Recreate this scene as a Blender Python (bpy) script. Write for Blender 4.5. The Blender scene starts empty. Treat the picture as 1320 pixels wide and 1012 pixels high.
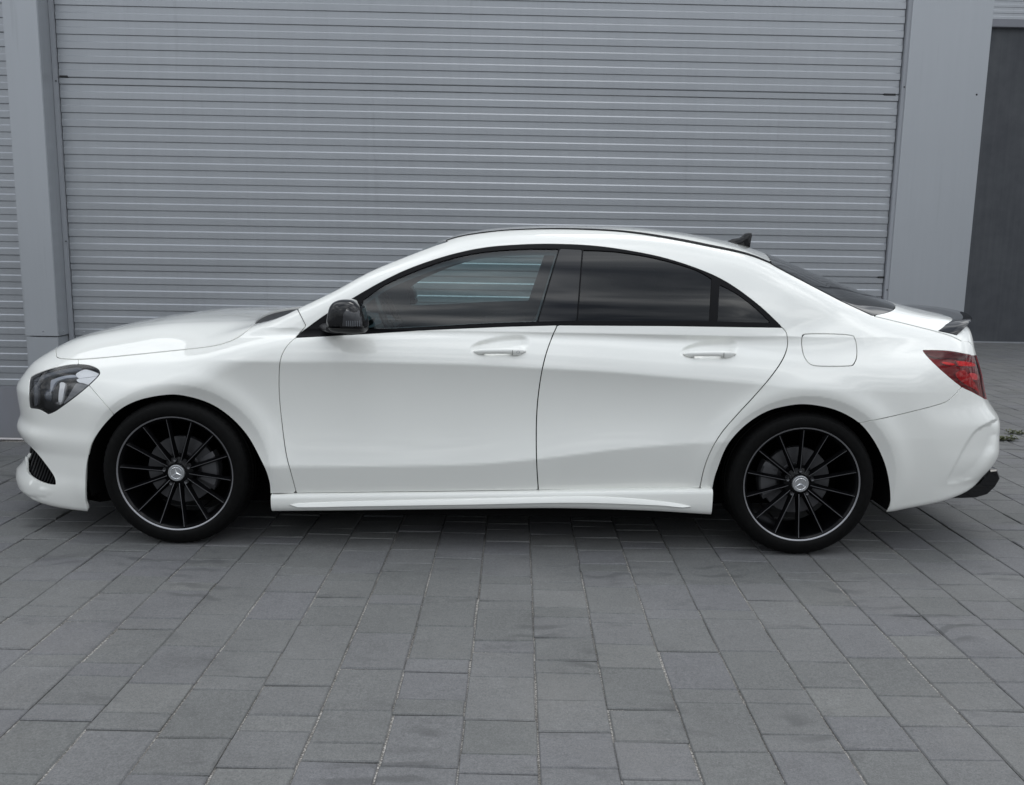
import bpy, math, random
import numpy as np
from mathutils import Matrix, Vector
random.seed(7); np.random.seed(7)
S = bpy.context.scene
COL = S.collection

# ------------------------------------------------------------------ camera
CF = 1138.04
CC = np.array([0.0933, -4.5586, 1.2954])
AF = np.array([5.14631165e-04, 9.87192912e-01, -1.59530215e-01])
AR = np.array([0.99984705, 0.00228093, 0.01734013])
AU = np.array([-0.01748193, 0.15951474, 0.98704074])
cd = bpy.data.cameras.new('camera')
cam = bpy.data.objects.new('camera', cd); COL.objects.link(cam)
cd.sensor_fit = 'HORIZONTAL'; cd.sensor_width = 36.0; cd.lens = CF / 1320 * 36.0
cd.clip_start = 0.05; cd.clip_end = 2000
M = Matrix(((AR[0], AU[0], -AF[0], CC[0]), (AR[1], AU[1], -AF[1], CC[1]), (AR[2], AU[2], -AF[2], CC[2]), (0, 0, 0, 1)))
cam.matrix_world = M
S.camera = cam

# ------------------------------------------------------------------ sky, sun, exposure
SUN_EL, SUN_AZ = math.radians(62), math.radians(28)     # azimuth from +Y clockwise
w = bpy.data.worlds.new('World'); S.world = w; w.use_nodes = True
nt = w.node_tree; nt.nodes.clear()
def wn(t, **k):
    n = nt.nodes.new(t)
    for a, b in k.items(): setattr(n, a, b)
    return n
sky = wn('ShaderNodeTexSky'); sky.sky_type = 'NISHITA'; sky.sun_disc = False
sky.sun_elevation = SUN_EL; sky.sun_rotation = SUN_AZ; sky.air_density = 1.0; sky.dust_density = 2.0
tc = wn('ShaderNodeTexCoord')
sep = wn('ShaderNodeSeparateXYZ'); nt.links.new(tc.outputs['Generated'], sep.inputs[0])
zz = wn('ShaderNodeMath', operation='MAXIMUM'); nt.links.new(sep.outputs[2], zz.inputs[0]); zz.inputs[1].default_value = 0.0
za = wn('ShaderNodeMath', operation='ADD'); nt.links.new(zz.outputs[0], za.inputs[0]); za.inputs[1].default_value = 0.16
dx = wn('ShaderNodeMath', operation='DIVIDE'); nt.links.new(sep.outputs[0], dx.inputs[0]); nt.links.new(za.outputs[0], dx.inputs[1])
dy = wn('ShaderNodeMath', operation='DIVIDE'); nt.links.new(sep.outputs[1], dy.inputs[0]); nt.links.new(za.outputs[0], dy.inputs[1])
cmb = wn('ShaderNodeCombineXYZ'); nt.links.new(dx.outputs[0], cmb.inputs[0]); nt.links.new(dy.outputs[0], cmb.inputs[1])
n1 = wn('ShaderNodeTexNoise'); n1.inputs['Scale'].default_value = 0.95; n1.inputs['Detail'].default_value = 5.0
n1.inputs['Roughness'].default_value = 0.48; n1.inputs['Distortion'].default_value = 0.5
mpw = wn('ShaderNodeMapping'); mpw.inputs['Scale'].default_value = (2.6, 3.6, 1.0); mpw.inputs['Rotation'].default_value = (0, 0, 0.18)
nt.links.new(cmb.outputs[0], mpw.inputs[0]); nt.links.new(mpw.outputs[0], n1.inputs['Vector'])
rp = wn('ShaderNodeValToRGB'); nt.links.new(n1.outputs['Fac'], rp.inputs[0])
e = rp.color_ramp.elements
e[0].position = 0.36; e[0].color = (2.2, 2.5, 3.0, 1); e[1].position = 0.66; e[1].color = (16.0, 16.3, 16.5, 1)
m_ = rp.color_ramp.elements.new(0.5); m_.color = (6.6, 7.0, 7.5, 1)
# an overcast sky is about three times as bright overhead as at the horizon
gr = wn('ShaderNodeMapRange'); nt.links.new(zz.outputs[0], gr.inputs[0]); gr.inputs[3].default_value = 0.36; gr.inputs[4].default_value = 1.42
cg = wn('ShaderNodeVectorMath', operation='SCALE'); nt.links.new(rp.outputs[0], cg.inputs[0]); nt.links.new(gr.outputs[0], cg.inputs['Scale'])
mx = wn('ShaderNodeMix', data_type='RGBA'); mx.inputs[0].default_value = 0.93
nt.links.new(sky.outputs[0], mx.inputs[6]); nt.links.new(cg.outputs[0], mx.inputs[7])
bg = wn('ShaderNodeBackground'); bg.inputs['Strength'].default_value = 0.12
nt.links.new(mx.outputs[2], bg.inputs['Color'])
wo = wn('ShaderNodeOutputWorld'); nt.links.new(bg.outputs[0], wo.inputs[0])
sd = bpy.data.lights.new('sun', 'SUN'); sd.energy = 0.5; sd.angle = math.radians(25); sd.color = (1.0, 0.97, 0.93)
sun = bpy.data.objects.new('sun', sd); COL.objects.link(sun)
sdir = Vector((math.sin(SUN_AZ) * math.cos(SUN_EL), math.cos(SUN_AZ) * math.cos(SUN_EL), math.sin(SUN_EL)))
sun.rotation_euler = sdir.to_track_quat('Z', 'Y').to_euler()
sun.location = (0, 4, 9)
vs = S.view_settings
S.display_settings.display_device = 'sRGB'
vs.view_transform = 'Standard'; vs.look = 'None'; vs.exposure = 0.38; vs.gamma = 1.0; vs.use_curve_mapping = False
S.cycles.use_denoising = True
S.cycles.max_bounces = 10; S.cycles.transparent_max_bounces = 16; S.cycles.glossy_bounces = 6

# ------------------------------------------------------------------ projection helpers (tracing lines onto surfaces)
def ray(px, py):
    return AF + AR * (px - 660) / CF - AU * (py - 506) / CF
def on_y(px, py, Y):
    d = ray(px, py); t = (Y - CC[1]) / d[1]; return CC + t * d
def on_ground(px, py):
    d = ray(px, py); t = -CC[2] / d[2]; return CC + t * d
def proj(V):
    d = np.asarray(V) - CC; ww = d @ AF
    return 660 + CF * (d @ AR) / ww, 506 - CF * (d @ AU) / ww

# ------------------------------------------------------------------ material helpers
class NT:
    def __init__(s, name):
        s.m = bpy.data.materials.new(name); s.m.use_nodes = True; s.t = s.m.node_tree; s.t.nodes.clear()
        s.out = s.n('ShaderNodeOutputMaterial')
    def n(s, t, **k):
        q = s.t.nodes.new(t)
        for a, b in k.items(): setattr(q, a, b)
        return q
    def l(s, a, b): s.t.links.new(a, b)
    def coord(s, kind='Object', scale=(1, 1, 1)):
        c = s.n('ShaderNodeTexCoord'); mp = s.n('ShaderNodeMapping'); mp.inputs['Scale'].default_value = scale
        s.l(c.outputs[kind], mp.inputs[0]); return mp.outputs[0]
    def pos(s, scale=(1, 1, 1)):
        c = s.n('ShaderNodeNewGeometry'); mp = s.n('ShaderNodeMapping'); mp.inputs['Scale'].default_value = scale
        s.l(c.outputs['Position'], mp.inputs[0]); return mp.outputs[0]
    def noise(s, vec, scale, detail=3, rough=0.5):
        q = s.n('ShaderNodeTexNoise'); q.inputs['Scale'].default_value = scale; q.inputs['Detail'].default_value = detail
        q.inputs['Roughness'].default_value = rough; s.l(vec, q.inputs['Vector']); return q.outputs['Fac']
    def ramp(s, fac, stops):
        r = s.n('ShaderNodeValToRGB'); el = r.color_ramp.elements
        while len(el) > 2: el.remove(el[-1])
        for i, (p, c) in enumerate(stops):
            c = c if hasattr(c, '__len__') else (c, c, c)
            if i < 2: el[i].position = p; el[i].color = (*c, 1)
            else:
                z = el.new(p); z.color = (*c, 1)
        s.l(fac, r.inputs[0]); return r.outputs[0]
    def mix(s, fac, a, b, mode='MIX'):
        q = s.n('ShaderNodeMix', data_type='RGBA', blend_type=mode)
        for v, i in ((fac, 0), (a, 6), (b, 7)):
            if hasattr(v, 'is_linked') or hasattr(v, 'links'): s.l(v, q.inputs[i])
            elif i == 0: q.inputs[0].default_value = v
            else: q.inputs[i].default_value = (*v, 1)
        return q.outputs[2]
    def math(s, op, a, b=0.0):
        q = s.n('ShaderNodeMath', operation=op)
        for v, i in ((a, 0), (b, 1)):
            if hasattr(v, 'links'): s.l(v, q.inputs[i])
            else: q.inputs[i].default_value = v
        return q.outputs[0]
    def bsdf(s, color, rough=0.5, metal=0.0, coat=0.0, coat_rough=0.03, spec=0.5, bump=None, bump_s=0.2, bump_d=0.001):
        b = s.n('ShaderNodeBsdfPrincipled')
        if hasattr(color, 'links'): s.l(color, b.inputs['Base Color'])
        else: b.inputs['Base Color'].default_value = (*color, 1)
        if hasattr(rough, 'links'): s.l(rough, b.inputs['Roughness'])
        else: b.inputs['Roughness'].default_value = rough
        b.inputs['Metallic'].default_value = metal
        b.inputs['Coat Weight'].default_value = coat; b.inputs['Coat Roughness'].default_value = coat_rough
        b.inputs['Specular IOR Level'].default_value = spec
        if bump is not None:
            bp = s.n('ShaderNodeBump'); bp.inputs['Strength'].default_value = bump_s; bp.inputs['Distance'].default_value = bump_d
            s.l(bump, bp.inputs['Height']); s.l(bp.outputs[0], b.inputs['Normal'])
        s.l(b.outputs[0], s.out.inputs[0]); return b

MAT = {}
def simple(name, color, **k):
    s = NT(name); s.bsdf(color, **k); MAT[name] = s.m; return s.m
simple('black_gloss', (0.005, 0.005, 0.006), rough=0.25, coat=1.0, spec=0.0)
simple('black_plastic', (0.012, 0.012, 0.013), rough=0.5)
simple('shell_dark', (0.004, 0.004, 0.004), rough=0.9, spec=0.1)
simple('cabin', (0.12, 0.145, 0.16), rough=0.85, spec=0.2)
simple('seat_fabric', (0.13, 0.135, 0.14), rough=0.8, spec=0.2)
simple('rim_black', (0.0025, 0.0025, 0.003), rough=0.3, coat=0.18, spec=0.1)
simple('trim_black', (0.006, 0.006, 0.007), rough=0.42, spec=0.1)
simple('rim_edge', (0.33, 0.33, 0.345), rough=0.33, metal=0.9)
simple('spoke_highlight', (0.20, 0.20, 0.21), rough=0.35, metal=0.9)
simple('chrome', (0.80, 0.81, 0.83), rough=0.08, metal=1.0)
simple('cap_silver', (0.42, 0.43, 0.44), rough=0.35, metal=0.8)
simple('brake_steel', (0.10, 0.10, 0.105), rough=0.42, metal=0.8)
simple('caliper', (0.10, 0.10, 0.105), rough=0.5, metal=0.4)
simple('lamp_dark', (0.02, 0.021, 0.023), rough=0.3, coat=0.4)
simple('lamp_red', (0.15, 0.002, 0.008), rough=0.35)
simple('lamp_bright_red', (0.75, 0.012, 0.02), rough=0.3)
simple('lamp_white', (0.75, 0.72, 0.72), rough=0.3)
simple('lamp_smoke', (0.055, 0.02, 0.03), rough=0.3)
simple('rubber_seal', (0.008, 0.008, 0.009), rough=0.55)

def paint():
    s = NT('car_paint')
    n = s.noise(s.pos(), 3.0, 2)
    c = s.ramp(n, [(0.3, (0.82, 0.825, 0.785)), (0.7, (0.835, 0.84, 0.80))])
    b = s.bsdf(c, rough=0.42, coat=1.0, coat_rough=0.035, spec=0.4)
    b.inputs['Coat IOR'].default_value = 1.55
    MAT['paint'] = s.m
paint()
def tyre_mat():
    s = NT('tyre_rubber')
    n = s.noise(s.coord(), 60, 3)
    s.bsdf(s.ramp(n, [(0.3, 0.0022), (0.7, 0.0042)]), rough=0.6, spec=0.12, bump=n, bump_s=0.15)
    MAT['tyre'] = s.m
tyre_mat()
def glass(name, tint, extra=0.0, f0=1.5, rough=0.0):
    s = NT(name)
    fr = s.n('ShaderNodeFresnel'); fr.inputs['IOR'].default_value = f0
    fac = s.math('ADD', fr.outputs[0], extra)
    tr = s.n('ShaderNodeBsdfTransparent'); tr.inputs[0].default_value = (*tint, 1)
    gl = s.n('ShaderNodeBsdfGlossy'); gl.inputs['Roughness'].default_value = rough; gl.inputs['Color'].default_value = (1, 1, 1, 1)
    mxs = s.n('ShaderNodeMixShader'); s.l(fac, mxs.inputs[0]); s.l(tr.outputs[0], mxs.inputs[1]); s.l(gl.outputs[0], mxs.inputs[2])
    s.l(mxs.outputs[0], s.out.inputs[0]); MAT[name] = s.m
glass('glass_clear', (0.66, 0.80, 0.80), 0.0, 1.55)
glass('glass_tinted', (0.06, 0.06, 0.065), 0.0, 1.5)
glass('lamp_lens', (0.985, 0.985, 0.99), 0.0, 1.36)
glass('red_lens', (0.97, 0.20, 0.22), 0.0, 1.33)

def grey_metal(name, col, rough=0.42, streak=0.06, metal=0.0, coat=0.0):
    s = NT(name)
    p = s.pos((1, 1, 1)); a = s.noise(p, 1.3, 4); b = s.noise(s.pos((14, 14, 0.7)), 2.0, 4, 0.6)
    c1 = tuple(x * (1 - streak) for x in col); c2 = tuple(x * (1 + streak) for x in col)
    c = s.ramp(a, [(0.3, c1), (0.7, c2)])
    c = s.mix(0.35, c, s.ramp(b, [(0.3, tuple(x * (1 - 2 * streak) for x in col)), (0.7, tuple(x * (1 + streak) for x in col))]))
    r = s.math('ADD', s.math('MULTIPLY', a, 0.12), rough - 0.06)
    oi = s.n('ShaderNodeObjectInfo'); c = s.mix(1.0, c, s.ramp(oi.outputs['Random'], [(0.0, 0.955), (1.0, 1.03)]), 'MULTIPLY')
    gz = s.n('ShaderNodeSeparateXYZ'); s.l(s.pos(), gz.inputs[0]); dn = s.noise(s.pos((3, 3, 1.2)), 3.0, 6, 0.7)
    lowz = s.math('SUBTRACT', s.math('MULTIPLY', dn, 1.3), s.math('MULTIPLY', gz.outputs[2], 0.9))
    c = s.mix(s.ramp(lowz, [(0.35, 0.0), (0.75, 0.35)]), c, (0.20, 0.195, 0.185))
    st = s.noise(s.pos((7, 7, 0.25)), 3.0, 5, 0.7); c = s.mix(s.ramp(st, [(0.60, 0.0), (0.78, 0.22)]), c, (0.16, 0.165, 0.17))
    s.bsdf(c, rough=r, spec=0.5, metal=metal, coat=coat, coat_rough=.25, bump=s.noise(s.pos(), 260, 2), bump_s=0.05); MAT[name] = s.m
grey_metal('door_metal', (0.365, 0.382, 0.404), 0.30, 0.05, metal=0.5, coat=0.5)
grey_metal('pilaster_metal', (0.40, 0.42, 0.445), 0.36, 0.03, metal=0.45, coat=0.4)
grey_metal('rail_metal', (0.30, 0.315, 0.34), 0.45)
grey_metal('plinth', (0.22, 0.225, 0.25), 0.6, 0.05)
def dark_door():
    s = NT('dark_panel')
    b = s.noise(s.pos((9, 9, 0.35)), 2.2, 6, 0.65); a = s.noise(s.pos(), 4.0, 5, 0.6)
    c = s.mix(0.5, s.ramp(b, [(0.3, (0.055, 0.060, 0.068)), (0.7, (0.085, 0.089, 0.095))]), s.ramp(a, [(0.35, (0.055, 0.058, 0.068)), (0.65, (0.085, 0.09, 0.098))]))
    s.bsdf(c, rough=0.6, spec=0.3); MAT['dark_panel'] = s.m
dark_door()

def paver_mat(name, island):
    s = NT(name)
    if island:
        g = s.n('ShaderNodeNewGeometry'); rnd = g.outputs['Random Per Island']
    else:
        o = s.n('ShaderNodeObjectInfo'); rnd = o.outputs['Random']
    base = s.ramp(rnd, [(0.0, (0.130, 0.133, 0.131)), (1.0, (0.156, 0.158, 0.154)), (0.45, (0.143, 0.145, 0.144)), (0.75, (0.139, 0.140, 0.146))])
    big = s.noise(s.pos(), 1.7, 4, 0.6); fine = s.noise(s.pos(), 240, 3, 0.7); mid = s.noise(s.pos(), 22, 4, 0.6)
    c = s.mix(1.0, base, s.ramp(big, [(0.3, 0.90), (0.7, 1.10)]), 'MULTIPLY')
    c = s.mix(1.0, c, s.ramp(mid, [(0.3, 0.92), (0.7, 1.08)]), 'MULTIPLY')
    c = s.mix(1.0, c, s.ramp(fine, [(0.3, 0.74), (0.7, 1.26)]), 'MULTIPLY')
    sp = s.noise(s.pos(), 85, 3, 0.75)
    c = s.mix(1.0, c, s.ramp(sp, [(0.3, 0.84), (0.7, 1.14)]), 'MULTIPLY')
    dust = s.noise(s.pos((1, 1, 1)), 0.9, 6, 0.65)
    c = s.mix(s.ramp(dust, [(0.52, 0.0), (0.72, 0.35)]), c, (0.185, 0.178, 0.165))
    # curved dark rubs
    wv = s.n('ShaderNodeTexWave'); wv.wave_type = 'RINGS'; wv.inputs['Scale'].default_value = 3.2; wv.inputs['Distortion'].default_value = 9.0; wv.inputs['Detail'].default_value = 3.0; s.l(s.pos(), wv.inputs['Vector'])
    rm = s.noise(s.pos(), 2.3, 2, 0.5)
    c = s.mix(s.math('MULTIPLY', s.ramp(wv.outputs['Fac'], [(0.55, 0.0), (0.9, 0.55)]), s.ramp(rm, [(0.58, 0.0), (0.66, 1.0)])), c, (0.07, 0.071, 0.073))
    # dark scuffs and a few pale flecks
    v = s.noise(s.pos((1.0, 2.4, 1)), 3.1, 5, 0.7)
    c = s.mix(s.ramp(v, [(0.58, 0.0), (0.72, 0.5)]), c, (0.065, 0.066, 0.068))
    fl = s.noise(s.pos(), 95, 2, 0.5)
    c = s.mix(s.ramp(fl, [(0.76, 0.0), (0.80, 0.5)]), c, (0.26, 0.26, 0.25))
    s.bsdf(c, rough=s.math('ADD', s.math('MULTIPLY', mid, 0.2), 0.62), spec=0.35, bump=fine, bump_s=0.35, bump_d=0.0015); MAT[name] = s.m
paver_mat('paver', False); paver_mat('paver_field', True)
def sand():
    s = NT('joint_sand')
    f = s.noise(s.pos(), 150, 3, 0.8); b = s.noise(s.pos(), 5, 3, 0.6)
    c = s.ramp(f, [(0.38, (0.08, 0.076, 0.07)), (0.52, (0.26, 0.25, 0.235)), (0.64, (0.55, 0.53, 0.50))])
    c = s.mix(s.ramp(b, [(0.45, 0.0), (0.65, 0.6)]), c, (0.07, 0.066, 0.06))
    s.bsdf(c, rough=0.95, spec=0.1, bump=f, bump_s=0.5, bump_d=0.003); MAT['joint_sand'] = s.m
sand()

# ------------------------------------------------------------------ object helpers
def thing(name, label, cat, loc=(0, 0, 0), rz=0.0, group=None):
    o = bpy.data.objects.new(name, None); COL.objects.link(o); o.location = loc; o.rotation_euler = (0, 0, rz)
    o.empty_display_size = 0.2
    o['label'] = label; o['category'] = cat
    if group: o['group'] = group
    return o
def mesh_data(name, V, F, mat=None, normals=None, smooth=True):
    me = bpy.data.meshes.new(name)
    V = np.asarray(V, float)
    if isinstance(F, np.ndarray):
        me.vertices.add(len(V)); me.vertices.foreach_set('co', V.ravel())
        n = F.shape[1]; me.loops.add(F.size); me.loops.foreach_set('vertex_index', F.ravel().astype(np.int32))
        me.polygons.add(len(F)); me.polygons.foreach_set('loop_start', (np.arange(len(F)) * n).astype(np.int32))
        me.update(calc_edges=True)
    else:
        me.from_pydata(V.tolist(), [], F); me.update()
    if smooth: me.polygons.foreach_set('use_smooth', np.ones(len(me.polygons), bool))
    if normals is not None: me.normals_split_custom_set_from_vertices(np.asarray(normals).tolist())
    if mat: me.materials.append(MAT[mat])
    return me
def obj(name, V, F, mat, parent=None, normals=None, smooth=True, me=None):
    if me is None: me = mesh_data(name, V, F, mat, normals, smooth)
    o = bpy.data.objects.new(name, me); COL.objects.link(o)
    if parent: o.parent = parent
    return o
class MB:
    """collects simple shapes into one mesh"""
    def __init__(s): s.V = []; s.F = []
    def add(s, V, F):
        b = len(s.V); s.V += [tuple(map(float, v)) for v in V]; s.F += [tuple(b + i for i in f) for f in F]; return s
    def box(s, x0, x1, y0, y1, z0, z1, bev=0.0):
        if bev <= 0:
            V = [(x, y, z) for z in (z0, z1) for y in (y0, y1) for x in (x0, x1)]
            F = [(0, 2, 3, 1), (4, 5, 7, 6), (0, 1, 5, 4), (2, 6, 7, 3), (0, 4, 6, 2), (1, 3, 7, 5)]
            return s.add(V, F)
        b = bev
        import bmesh
        bm = bmesh.new(); r = bmesh.ops.create_cube(bm, size=1)
        for v in bm.verts: v.co = ((x0 + x1) / 2 + v.co.x * (x1 - x0), (y0 + y1) / 2 + v.co.y * (y1 - y0), (z0 + z1) / 2 + v.co.z * (z1 - z0))
        bmesh.ops.bevel(bm, geom=list(bm.edges), offset=b, segments=2, affect='EDGES')
        bm.verts.ensure_lookup_table(); V = [tuple(v.co) for v in bm.verts]; F = [tuple(v.index for v in f.verts) for f in bm.faces]
        bm.free(); return s.add(V, F)
    def prism(s, poly, axis, a, b):
        """poly: 2D points; extruded along axis from a to b. axis 'x': poly=(y,z); 'y': (x,z); 'z': (x,y)"""
        n = len(poly)
        def P(p, t): return (t, p[0], p[1]) if axis == 'x' else ((p[0], t, p[1]) if axis == 'y' else (p[0], p[1], t))
        V = [P(p, a) for p in poly] + [P(p, b) for p in poly]
        F = [tuple(range(n))[::-1], tuple(range(n, 2 * n))] + [(i, (i + 1) % n, n + (i + 1) % n, n + i) for i in range(n)]
        return s.add(V, F)
    def tube(s, pts, r, seg=8, closed=False):
        pts = [Vector(p) for p in pts]; n = len(pts); rings = []
        rr = r if hasattr(r, '__len__') else [r] * n
        for i, p in enumerate(pts):
            d = (pts[(i + 1) % n] - pts[i - 1]) if closed else (pts[min(i + 1, n - 1)] - pts[max(i - 1, 0)])
            d.normalize(); up = Vector((0, 0, 1)) if abs(d.z) < .9 else Vector((0, 1, 0))
            a = d.cross(up).normalized(); c = a.cross(d)
            rings.append([p + (a * math.cos(t) + c * math.sin(t)) * rr[i] for t in [2 * math.pi * k / seg for k in range(seg)]])
        V = [v for g in rings for v in g]; F = []
        for i in range(n if closed else n - 1):
            j = (i + 1) % n
            for k in range(seg): F.append((i * seg + k, i * seg + (k + 1) % seg, j * seg + (k + 1) % seg, j * seg + k))
        if not closed: F += [tuple(range(seg))[::-1], tuple(range((n - 1) * seg, n * seg))]
        return s.add(V, F)
    def lathe(s, prof, axis='y', c=(0, 0, 0), seg=48):
        """prof: (r, t) pairs, revolved about axis through c"""
        V = []; n = len(prof)
        for k in range(seg):
            a = 2 * math.pi * k / seg
            for r, t in prof:
                if axis == 'y': V.append((c[0] + r * math.cos(a), c[1] + t, c[2] + r * math.sin(a)))
                elif axis == 'z': V.append((c[0] + r * math.cos(a), c[1] + r * math.sin(a), c[2] + t))
        F = []
        for k in range(seg):
            for i in range(n - 1): F.append((k * n + i, k * n + i + 1, ((k + 1) % seg) * n + i + 1, ((k + 1) % seg) * n + i))
        return s.add(V, F)
    def loft(s, rings, caps=True, closed=True):
        n = len(rings[0]); V = [v for g in rings for v in g]; F = []
        m = n if closed else n - 1
        for i in range(len(rings) - 1):
            for k in range(m): F.append((i * n + k, i * n + (k + 1) % n, (i + 1) * n + (k + 1) % n, (i + 1) * n + k))
        if caps: F += [tuple(range(n))[::-1], tuple(range((len(rings) - 1) * n, len(rings) * n))]
        return s.add(V, F)
    def build(s, name, mat, parent=None, smooth=False, angle=None):
        me = mesh_data(name, s.V, s.F, mat, smooth=smooth)
        if angle: 
            me.polygons.foreach_set('use_smooth', np.ones(len(me.polygons), bool)); me.set_sharp_from_angle(angle=math.radians(angle))
        return obj(name, None, None, None, parent, me=me)
# ================================================================== THE SETTING
WYAW = 0.0184; WY = 1.2182                # the warehouse front is turned 1 degree against the car
cw, sw = math.cos(WYAW), math.sin(WYAW)
WO = (-WY * sw, WY * cw, 0)               # origin of the wall frame: local +X along the wall, local -Y out of it
def wall_thing(name, label, cat, group=None):
    return thing(name, label, cat, WO, WYAW, group)

# ---- pavement: base sheet of sand and paving stones on it
pave = obj('pavement', [(-90, -120, -0.006), (90, -120, -0.006), (90, 60, -0.006), (-90, 60, -0.006)], [(0, 1, 2, 3)], 'joint_sand', smooth=False)
pave['kind'] = 'structure'
PW, PU, PJ = 0.2035, 0.0848, 0.0045
pyaw = -0.0047
def stone(x0, x1, y0, y1, h=0.0, t=(0, 0), b=0.003):
    V = []
    for (xx0, xx1, yy0, yy1, z) in ((x0, x1, y0, y1, -0.03), (x0, x1, y0, y1, -b), (x0 + b, x1 - b, y0 + b, y1 - b, 0.0)):
        for (x, y) in ((xx0, yy0), (xx1, yy0), (xx1, yy1), (xx0, yy1)): V.append((x, y, z + h + t[0] * (x - x0 - (x1 - x0) / 2) + t[1] * (y - (y0 + y1) / 2)))
    F = [(8, 9, 10, 11)]
    for k in range(4):
        j = (k + 1) % 4; F += [(k, j, 4 + j, 4 + k), (4 + k, 4 + j, 8 + j, 8 + k)]
    return V, F
rng = random.Random(11)
stones = []
X0 = 0.191 - 40 * PW
for ci in range(-30, 105):
    xa = X0 + ci * PW; y = -3.4 - rng.random() * 0.3
    prev = 0
    xc0 = xa + PW / 2
    ymax = 9.2 if xc0 > 2.9 else 1.35
    while y < ymax:
        L = rng.choices([1, 2, 3], [0.36, 0.42, 0.22])[0]
        if L == 1 and prev == 1: L = rng.choice([2, 3])
        prev = L
        stones.append((xa, y, L)); y += L * PU
def spx(s):
    xc = s[0] + PW / 2; yc = s[1] + s[2] * PU / 2
    d = np.array([xc, yc, 0]) - CC; wz = d @ AF
    if wz < 0.3: return None
    return 660 + CF * (d @ AR) / wz, 506 - CF * (d @ AU) / wz, wz
keep = []
for s in stones:
    q = spx(s)
    if q is None: continue
    u, v, wz = q
    hidden = (s[1] > -0.35 and -1.9 < s[0] < 2.1)
    if -40 < u < 1360 and v < 1060 and not hidden: keep.append((wz, s))
keep.sort(key=lambda t: t[0])
single = set(id(t[1]) for t in keep[:300])
var = {L: [] for L in (1, 2, 3)}
for L in (1, 2, 3):
    for k in range(8):
        tl = (rng.gauss(0, .011), rng.gauss(0, .007))
        V, F = stone(-PW / 2 + PJ / 2, PW / 2 - PJ / 2, -L * PU / 2 + PJ / 2 - .001, L * PU / 2 - PJ / 2 + .001, rng.gauss(0, .0012), tl, b=rng.uniform(.0025, .005))
        var[L].append(mesh_data('paving_stone', V, F, 'paver', smooth=False))
fb = MB()
cy_, sy_ = math.cos(pyaw), math.sin(pyaw)
for s in stones:
    xc, yc = s[0] + PW / 2, s[1] + s[2] * PU / 2
    X, Y = xc * cy_ - yc * sy_, xc * sy_ + yc * cy_
    if Y > 1.2 and X < 2.9: continue
    jx, jy, jr = rng.gauss(0, .0012), rng.gauss(0, .001), rng.gauss(0, .004)
    if id(s) in single:
        o = bpy.data.objects.new('paving_stone', rng.choice(var[s[2]])); COL.objects.link(o); o.parent = pave
        o.location = (X + jx, Y + jy, 0); o.rotation_euler = (0, 0, pyaw + jr)
    else:
        V, F = stone(-PW / 2 + PJ / 2, PW / 2 - PJ / 2, -s[2] * PU / 2 + PJ / 2, s[2] * PU / 2 - PJ / 2, rng.gauss(0, .0008), (rng.gauss(0, .005), rng.gauss(0, .003)))
        c_, s_ = math.cos(pyaw + jr), math.sin(pyaw + jr)
        fb.add([(X + jx + v[0] * c_ - v[1] * s_, Y + jy + v[0] * s_ + v[1] * c_, v[2]) for v in V], F)
pf = fb.build('paving_field', 'paver_field', pave); pf['kind'] = 'stuff'
# paving beyond the frame on all sides, one plain sheet in the paver colour just under the stones' tops
mb = MB()
for (a, b, c, d) in ((-90, 90, -120, -3.75), (-90, X0 - 30 * PW, -3.75, 1.2), (X0 + 105 * PW, 90, -3.75, 9.3)):
    mb.add([(a, c, -0.004), (b, c, -0.004), (b, d, -0.004), (a, d, -0.004)], [(0, 1, 2, 3)])
yd = mb.build('yard', 'paver_field'); yd['kind'] = 'structure'

# ---- warehouse wall: pilasters, plinth, header
def XW(px, py, off=0.0):
    """wall-frame x and z of a pixel on the plane `off` metres in front of the door plane"""
    n = np.array([-sw, cw, 0]); d = ray(px, py)
    t = ((WY - off) - CC @ n) / (d @ n); P = CC + t * d
    return P[0] * cw + P[1] * sw, P[2]
HT = 4.6
wt = wall_thing('warehouse_wall', 'grey metal-clad warehouse front with two smooth pilasters behind the white car', 'wall')
PO = 0.155
xl0 = XW(28.5, 380, PO)[0]; xl1 = XW(71.9, 380, PO)[0]
zj = XW(55, 434, PO)[1]
xr0 = XW(1152.9, 280, .03)[0]; xr1 = XW(1254.8, 280, .03)[0]
mb = MB(); mb.box(xl0, xl1, -PO, 0.25, zj + .003, HT, .004); mb.build('pilaster', 'pilaster_metal', wt, angle=30)
mb = MB(); mb.box(xl0 + .003, xl1 - .003, -PO + .003, 0.25, 0.0, zj - .003, .004); o = mb.build('pilaster_base', 'pilaster_metal', wt, angle=30)
for k in range(3):
    r = MB(); r.lathe([(0, -.004), (.003, -.004), (.005, -.002), (.005, 0.002)], 'y', (xl0 + .115 + .165 * k * .78, -PO, zj + .035), 12); r.build('rivet', 'rail_metal', wt, smooth=True)
mb = MB(); mb.box(xr0, xr1, -.03, 0.6, 0.0, HT, .004); mb.build('pilaster', 'pilaster_metal', wt, angle=30)
r = MB(); q = XW(1259, 122, .03); r.lathe([(0, -.004), (.003, -.004), (.006, -.001), (.006, 0.002)], 'y', (q[0], -.03, q[1]), 12); r.build('rivet', 'black_plastic', wt, smooth=True)
mb = MB(); mb.box(xr1 - .25, xr1 - .003, 0.603, 12, 0.0, HT); mb.build('side_wall', 'pilaster_metal', wt)
mb = MB(); mb.box(-9, xr0 - .003, .10, 0.25, 4.05, HT); mb.build('header', 'pilaster_metal', wt)
mb = MB(); mb.box(-9, xr1, 0.0 - .17, 0.6, HT + .003, HT + .12); mb.build('parapet_cap', 'rail_metal', wt)
mb = MB(); mb.box(xl0, xr1, 0.255, 0.35, 0, HT); mb.build('backing', 'shell_dark', wt)
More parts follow.
